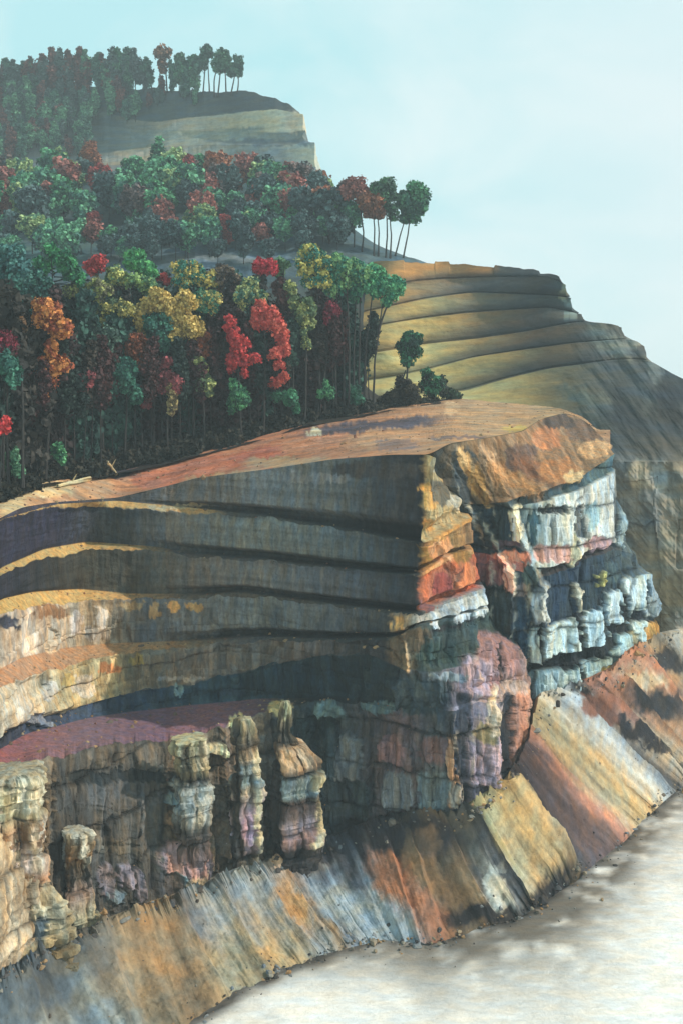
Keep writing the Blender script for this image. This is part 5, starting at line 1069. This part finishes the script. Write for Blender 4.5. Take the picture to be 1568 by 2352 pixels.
MID = [  # crown column, row, radius, colours
 (365, 372, 30, g1), (385, 400, 26, g2), (462, 378, 28, g1), (478, 400, 22, g2), (118, 372, 34, g1), (135, 385, 26, g3), (20, 405, 28, g2), (90, 420, 26, g3), (60, 395, 22, d1), (230, 405, 34, r1), (215, 370, 26, o1), (285, 405, 26, g2), (190, 385, 24, d1), (310, 385, 26, o1), (335, 400, 24, d1), (430, 400, 26, r1), (445, 430, 26, r2), (545, 405, 24, o1), (520, 395, 20, g2), (600, 425, 28, g2), (585, 450, 24, g1), (665, 405, 32, g1), (690, 400, 22, g3), (730, 415, 30, o1), (745, 435, 26, g3), (400, 440, 26, g1), (365, 445, 24, g2), (330, 450, 24, g3), (300, 430, 24, g2), (260, 440, 24, b1), (175, 420, 24, g3), (150, 440, 24, d1), (110, 450, 26, b1), (40, 445, 26, g1), (5, 460, 26, r2), (480, 450, 28, r2), (500, 470, 26, g1), (540, 460, 26, g2), (620, 470, 26, r2), (655, 455, 24, d1), (700, 450, 26, d1),
 (735, 460, 26, o1), (760, 470, 24, b1), (75, 515, 32, g3), (120, 480, 26, g2), (180, 480, 24, d1), (210, 525, 28, r2), (215, 500, 20, r1), (255, 540, 24, g1), (310, 490, 24, g2), (350, 520, 24, d1), (390, 515, 24, r2), (432, 535, 30, g2), (440, 500, 22, g3), (480, 520, 24, d1), (520, 530, 22, r1), (565, 510, 26, g3), (600, 530, 22, r2), (655, 520, 28, g2), (680, 490, 24, g1), (700, 540, 22, d1), (740, 515, 22, g2), (20, 510, 24, g1), (25, 560, 26, g2), (160, 560, 24, d1), (350, 565, 22, d1), (500, 565, 22, d1), (770, 505, 24, g1), (620, 565, 22, d1), (290, 560, 22, g2), (560, 560, 22, d1),
]
order = sorted(range(len(MID)), key=lambda i: MID[i][1])
for n_, i in enumerate(order):
    px, py, r, cc = MID[i]
    pool = ROUND if (i % 5) != 0 else MIDP
    pr = pool[i % len(pool)]
    fy = min(py + r * 2.1, 615 if px < 700 else 575)
    if px > 640: fy = min(fy, float(np.interp(px, [640, 720, 800], [560, 540, 560])) + 25)
    hit = ground_hit(BV_SLOPE, px, fy)
    if hit is None: hit = ground_hit(BV_SLOPE, px, fy + 25)
    if hit is None: hit = Vector(at(px, fy, 520))
    Y = hit.y
    R = r / F * Y
    crown_h = (fy - py) / F * Y
    if pr in ROUND: s = R / 7.4; sz = (crown_h / 18.0)
    else: s = R / 6.0; sz = crown_h / 17.0
    sz = min(max(sz, s * .8), s * 1.6)
    place(pr, used, 'ridge_tree', hit, (s, s, sz), rr.uniform(0, 6.28), cc[0], cc[1],
          '%s tree among the rounded crowns covering the second ridge' % NM[id(cc)], '%s trees on the second ridge' % NM[id(cc)], g=1.5)

for i in range(95):
    fy = 440 + 175 * (i / 95.0); px = rr.uniform(-40, float(np.interp(fy, [440, 500, 600], [690, 740, 800])))
    hit = ground_hit(BV_SLOPE, px, fy)
    if hit is None: continue
    cc = rr.choice([g1, g2, g2, g1, d1, d1, g3, b1, r2, o1]) if fy < 570 else rr.choice([g2, d1, d1])
    s = rr.uniform(.7, 1.05) * (1.0 if fy < 560 else .7)
    place(ROUND[i % 4], used, 'ridge_tree', hit, (s, s, s * .95), rr.uniform(0, 6.28), cc[0], cc[1],
          '%s tree among the rounded crowns covering the second ridge' % NM[id(cc)], '%s trees on the second ridge' % NM[id(cc)], g=1.5)

# trees at the bare eastern end of the second ridge
def ridge_tree(px, fy, blobs, cc, label, seed, stems, bv=BV_SLOPE, leaf=.6, tr=.42, group='trees at the open end of the second ridge', name='ridge_tree', clump=1.9, g=1.35):
    h = ground_hit(bv, px, fy)
    if h is None: h = Vector(at(px, fy, 480))
    own_tree(np.array(h), blobs, leaf, cc[0], cc[1], label, seed=seed, stems_px=stems, tr=tr, g=g, name=name, group=group, clump=clump, limbs=2)
ridge_tree(928, 592, [(955, 445, 28, 26), (935, 465, 24, 26), (948, 480, 26, 22), (962, 465, 20, 24), (930, 500, 14, 12), (952, 505, 12, 10)], g1, 'last round green tree at the tip of the second ridge, leaning over the sky', 700, [[(925, 596), (935, 540), (945, 470)], [(905, 594), (918, 540), (932, 490)]])
ridge_tree(880, 590, [(885, 430, 24, 20), (865, 448, 20, 24), (895, 455, 20, 24), (902, 490, 12, 18)], ((50, 76, 62), (72, 116, 80)), 'green tree with flat top second from the tip of the second ridge', 701, [[(885, 596), (888, 540), (885, 450)], [(895, 594), (898, 540), (895, 470)]])
ridge_tree(850, 585, [(858, 470, 18, 22), (840, 460, 18, 20), (868, 490, 16, 14), (845, 488, 14, 12)], o1, 'rusty brown tree third from the tip of the second ridge', 702, [[(858, 590), (860, 530), (855, 470)], [(868, 590), (870, 530), (866, 480)]])
ridge_tree(820, 575, [(812, 425, 26, 18), (830, 445, 20, 20), (800, 440, 18, 16)], r2, 'reddish tree with broad top near the tip of the second ridge', 703, [[(830, 585), (834, 530), (822, 440)]])
ridge_tree(800, 565, [(796, 480, 20, 22), (812, 500, 20, 22), (785, 460, 18, 16)], g2, 'teal tree with low crown below the reddish one near the ridge tip', 704, [[(812, 580), (814, 530), (808, 480)]])
ridge_tree(785, 560, [(780, 490, 16, 20), (790, 520, 20, 20), (770, 540, 20, 18)], d1, 'slate green tree closing the wooded part of the second ridge', 705, None)
ridge_tree(790, 440 + 70, [(795, 425, 14, 12), (782, 438, 14, 12)], b1, 'small grey brown treetop where the second ridge meets the sky', 706, None)

# ---- mesa top wood
MESAP = [make_proto(800 + k, 28, 6.0, 22, leaf=.8, bare=.2 if k % 3 else .36, clump=2.0, nb=5, density=.75, tr=.42) for k in range(6)]
sky_trees = [(10, 140), (28, 150), (55, 142), (75, 140), (98, 132), (120, 112), (140, 118), (160, 118), (180, 112), (200, 120), (222, 122), (240, 128), (256, 116), (275, 114), (292, 112), (312, 118), (330, 138), (395, 140), (412, 130), (430, 134), (448, 128)]
KEND = [(372, 108, 20), (475, 106, 18), (510, 118, 24), (545, 132, 20)]
mg = [((36, 66, 60), (56, 92, 76)), ((60, 44, 44), (90, 58, 50)), ((44, 60, 60), (60, 80, 76)), ((44, 80, 64), (70, 112, 84))]
mn = ['dark green', 'brown red', 'slate', 'green']
for i, (px, ty) in enumerate(sky_trees):
    fy = float(np.interp(px, [0, 200, 400, 560], [208, 206, 212, 218]))
    hit = ground_hit(BV_MESA, px, fy + 4) or Vector(at(px, fy, 730))
    H = (fy + 4 - ty) / F * hit.y; k = [1, 2, 0, 3, 1, 1, 2, 1, 1, 3, 0, 1, 2, 3, 0, 2, 2, 0, 3, 0, 3][i]
    if i < 2: k = 3
    place(MESAP[i % 6], used, 'mesa_tree', hit, (H / 30 * rr.uniform(.8, 1.05), H / 30, H / 29), rr.uniform(0, 6.28), mg[k][0], mg[k][1],
          '%s tree in the close row along the skyline of the high mesa' % mn[k], '%s skyline trees of the mesa' % mn[k], g=1.7)
for i in range(22):
    px = rr.uniform(-10, 340); hit = ground_hit(BV_MESA, px, 216) or Vector(at(px, 212, 740))
    k = rr.choice([0, 1, 1, 2, 2, 3]); H = rr.uniform(20, 27)
    place(MESAP[i % 6], used, 'mesa_tree', hit, (H / 26, H / 26, H / 29), rr.uniform(0, 6.28), mg[k][0], mg[k][1],
          '%s tree in the close row along the skyline of the high mesa' % mn[k], '%s skyline trees of the mesa' % mn[k], g=1.7)
for i in range(120):
    px = -40 + rr.uniform(0, 1) * 500; fy = 222 + 150 * (i / 120.0)
    if px > 210 and fy > 290: px = rr.uniform(-20, 200)
    if px > 340 and fy > 255: fy = rr.uniform(228, 245)
    hit = ground_hit(BV_MESA, px, fy)
    if hit is None: continue
    k = rr.choice([0, 0, 2, 2, 3, 3, 1]); H = rr.uniform(13, 21) * (0.7 if px > 330 else 1)
    place(MESAP[i % 6], used, 'mesa_tree', hit, (H / 24, H / 24, H / 28), rr.uniform(0, 6.28), mg[k][0], mg[k][1],
          '%s tree on the wooded slope under the mesa skyline' % mn[k], '%s slope trees of the mesa' % mn[k], g=2.0)
ridge_tree(375, 214, [(372, 122, 19, 16), (374, 150, 10, 16)], ((80, 60, 48), (120, 84, 60)), 'brown tree with round top standing apart on the mesa skyline', 720, [[(366, 220), (368, 160), (372, 125)], [(385, 220), (382, 170), (376, 130)]], BV_MESA, .8, .7, 'open trees at the end of the mesa', 'mesa_tree')
ridge_tree(352, 214, [(336, 150, 10, 18), (345, 175, 8, 20)], mg[0], 'thin dark tree left of the round topped brown tree', 721, [[(350, 220), (346, 180), (338, 145)]], BV_MESA, .8, .6, 'open trees at the end of the mesa', 'mesa_tree')
ridge_tree(420, 216, [(415, 138, 12, 16), (425, 160, 14, 18), (412, 170, 10, 16)], mg[3], 'green tree with narrow crown in the gap of the mesa skyline', 722, [[(415, 222), (416, 180), (416, 140)]], BV_MESA, .8, .6, 'open trees at the end of the mesa', 'mesa_tree')
ridge_tree(470, 216, [(476, 118, 14, 14), (468, 140, 14, 16), (455, 150, 12, 16)], mg[0], 'tallest dark green tree of the open mesa end', 723, [[(466, 222), (470, 170), (476, 118)], [(482, 222), (480, 170), (478, 130)]], BV_MESA, .8, .6, 'open trees at the end of the mesa', 'mesa_tree')
ridge_tree(510, 218, [(510, 130, 20, 18), (500, 150, 16, 16), (518, 150, 16, 14)], mg[3], 'wide rounded green tree with several trunks on the mesa', 724, [[(500, 222), (506, 170), (510, 135)], [(520, 222), (518, 175), (514, 140)], [(492, 222), (492, 180), (500, 150)]], BV_MESA, .8, .65, 'open trees at the end of the mesa', 'mesa_tree')
ridge_tree(540, 216, [(544, 140, 13, 14), (546, 160, 12, 14), (535, 165, 10, 12)], mg[0], 'last dark tree leaning outwards at the tip of the mesa', 725, [[(530, 218), (538, 180), (544, 145)], [(545, 216), (548, 190), (548, 160)]], BV_MESA, .8, .6, 'open trees at the end of the mesa', 'mesa_tree')

# ------------------------------------------------------------------ fallen logs and a boulder on the terrace
def fallen_log(p0, p1, r, label, colr, seed):
    rng = np.random.default_rng(seed)
    a, b = np.array(p0), np.array(p1)
    root = empty('fallen_log', tuple(a)); root['label'] = label; root['category'] = 'log'; root['group'] = 'pale logs on the terrace'
    m = 12; pts = np.array([a + (b - a) * t for t in np.linspace(0, 1, m)]) - a
    pts += rng.normal(size=pts.shape) * .08
    V, Q = tube(pts, [r * (1.1 - .5 * k / m) for k in range(m)], 9)
    me = mesh_obj('stem', V, Q, M_BENCH, np.ones((len(V), 3)) * lin(colr) * .8); me.parent = root
    q = pts[m // 2]; V, Q = tube([q, q + np.array([.8, -.2, 1.4]), q + np.array([1.2, -.3, 2.0])], [r * .4, r * .3, r * .1], 6)
    br = mesh_obj('branch', V, Q, M_BENCH, np.ones((len(V), 3)) * lin(colr) * .8); br.parent = root
def tp(px, py):
    h = ground_hit(BV_TERR, px, py); return np.array(h) if h is not None else at(px, py, 250)
fallen_log(tp(206, 1104) + [0, 0, .4], tp(130, 1122) + [0, 0, .6], .55, 'long pale log lying along the terrace edge of the wood', (220, 204, 160), 1)
fallen_log(tp(268, 1092) + [0, 0, .3], tp(246, 1080) + [0, 0, 2.2], .35, 'short pale log tilted up beside the long one', (200, 186, 150), 2)

# ------------------------------------------------------------------ loose rock and undergrowth nobody could count
OCT = np.array([[1, 0, 0], [-1, 0, 0], [0, 1, 0], [0, -1, 0], [0, 0, 1], [0, 0, -1]], float)
OF = np.array([[0, 2, 4], [2, 1, 4], [1, 3, 4], [3, 0, 4], [2, 0, 5], [1, 2, 5], [3, 1, 5], [0, 3, 5]])
def sub(V, Fc):
    V = list(map(tuple, V)); mid = {}; out = []
    def mp(a, b):
        k = (min(a, b), max(a, b))
        if k not in mid:
            v = (np.array(V[a]) + np.array(V[b])) / 2; v /= np.linalg.norm(v); V.append(tuple(v)); mid[k] = len(V) - 1
        return mid[k]
    for a, b, c in Fc:
        ab, bc, ca = mp(a, b), mp(b, c), mp(c, a); out += [[a, ab, ca], [ab, b, bc], [ca, bc, c], [ab, bc, ca]]
    return np.array(V), np.array(out)
SV, SF = sub(OCT, OF)
def stones(name, pts, sizes, cols, label, seed):
    rng = np.random.default_rng(seed); n = len(pts); m = len(SV)
    V = SV[None] * rng.uniform(.6, 1.25, (n, m, 1)) * rng.uniform(.6, 1.3, (n, 1, 3))
    a = rng.uniform(0, 6.28, n); c, s_ = np.cos(a)[:, None], np.sin(a)[:, None]
    X = V[..., 0] * c - V[..., 1] * s_; Yv = V[..., 0] * s_ + V[..., 1] * c
    V = np.stack([X, Yv, V[..., 2] * .75], -1) * sizes[:, None, None] + pts[:, None]
    Q = (SF[None] + (np.arange(n) * m)[:, None, None]).reshape(-1, 3)
    o = mesh_obj(name, V.reshape(-1, 3), Q, M_TALUS, np.repeat(cols, m, 0))
    o['kind'] = 'stuff'; o['label'] = label; o['category'] = 'stones'
    return o
rngs = np.random.default_rng(77)
TP = SHEETS['scree'][0]; nr_, nc_ = TP.shape[:2]
def scree_pts(n, lo, hi):
    i = (rngs.uniform(lo, hi, n) * (nr_ - 1)).astype(int).clip(0, nr_ - 1); j = rngs.integers(0, nc_, n)
    return TP[i, j]
a1 = scree_pts(800, .90, .965) + rngs.normal(size=(800, 3)) * [1.2, 1.2, 0]; a2 = scree_pts(350, .05, .16); a3 = scree_pts(120, .1, .9)
g_ = scree_pts(260, .93, .96); g_[:, :2] += np.array([.35, -.6]) * rngs.exponential(3.0, (260, 1)) + rngs.normal(size=(260, 2)) * 1.2; g_[:, 2] = 0.02
ap = np.vstack([a1, a2, a3, g_]); az = np.concatenate([rngs.exponential(.18, 800) + .12, rngs.exponential(.18, 350) + .15, rngs.exponential(.08, 120) + .1, rngs.exponential(.09, 260) + .07]).clip(0, 1.3)
pal = np.array([lin(c) for c in [(120, 112, 104), (150, 140, 124), (84, 80, 78), (160, 128, 92), (64, 62, 62), (130, 134, 136)]])
stones('scree_stones', ap, az, pal[rngs.integers(0, 6, len(ap))] * .8, 'angular grey and tan stones strewn over the scree and along its foot', 5)
BP = SHEETS['terrace'][0]; i = rngs.integers(8, BP.shape[0], 350); j = rngs.integers(0, BP.shape[1], 350)
CP = SHEETS['cliff'][0]; 
b1 = BP[i, j]
zz = []
st_rows = np.linspace(0, CP.shape[0] - 1, CP.shape[0]).astype(int)
flat = np.abs(np.gradient(CP[..., 2], axis=0)) < 0.35 * np.linalg.norm(np.gradient(CP[..., :2], axis=0), axis=-1)
fi, fj = np.nonzero(flat[:, :480]); k = rngs.integers(0, len(fi), 600); b2 = CP[fi[k], fj[k]]
bp = np.vstack([b1, b2]); bz = (rngs.exponential(.12, len(bp)) + .08).clip(0, .9)
stones('terrace_stones', bp, bz, np.array([lin(c) for c in [(150, 120, 90), (170, 144, 110), (110, 96, 84), (130, 90, 74)]])[rngs.integers(0, 4, len(bp))] * .8, 'small brown stones littering the terrace and ledges', 6)
ub = []
for i in range(170):
    px = rngs.uniform(-60, 1000); f = foot_line(px, float(rngs.uniform(-3, 16) if px < 820 else .5))
    r_ = rngs.uniform(.9, 2.6) if px < 850 else rngs.uniform(.5, 1.1)
    ub.append((f[0], f[1], f[2] + r_ * .3, r_ * 1.5, r_ * 1.2, r_ * rngs.uniform(.7, 1.5)))
V, Q, T = crown_arrays(ub, .42, .6, rngs, 1.1)
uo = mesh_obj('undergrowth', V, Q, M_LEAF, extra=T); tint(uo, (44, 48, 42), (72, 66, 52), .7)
uo['kind'] = 'stuff'; uo['label'] = 'dark brown undergrowth along the foot of the front wood'; uo['category'] = 'undergrowth'

# ------------------------------------------------------------------ thin air between the hills
def haze():
    me = bpy.data.meshes.new('haze')
    x0, x1, y0, y1, z0, z1 = -900, 900, -40, 830, -1.0, 330
    v = [(x, y, z) for x in (x0, x1) for y in (y0, y1) for z in (z0, z1)]
    f = [(0, 1, 3, 2), (4, 6, 7, 5), (0, 4, 5, 1), (2, 3, 7, 6), (0, 2, 6, 4), (1, 5, 7, 3)]
    me.from_pydata(v, [], f)
    m = bpy.data.materials.new('air'); m.use_nodes = True
    n, l = m.node_tree.nodes, m.node_tree.links; n.clear()
    o = n.new('ShaderNodeOutputMaterial'); pv = n.new('ShaderNodeVolumePrincipled')
    pv.inputs['Color'].default_value = (.76, .86, .9, 1); pv.inputs['Density'].default_value = 0.0003
    l.new(pv.outputs[0], o.inputs['Volume']); me.materials.append(m)
    ob = bpy.data.objects.new('haze', me); COL.objects.link(ob); ob['kind'] = 'stuff'
    ob['label'] = 'thin pale blue air fading the far ridges'
    ob['category'] = 'haze'
haze()
print('objects', len(bpy.data.objects), 'verts', sum(len(m.vertices) for m in bpy.data.meshes))
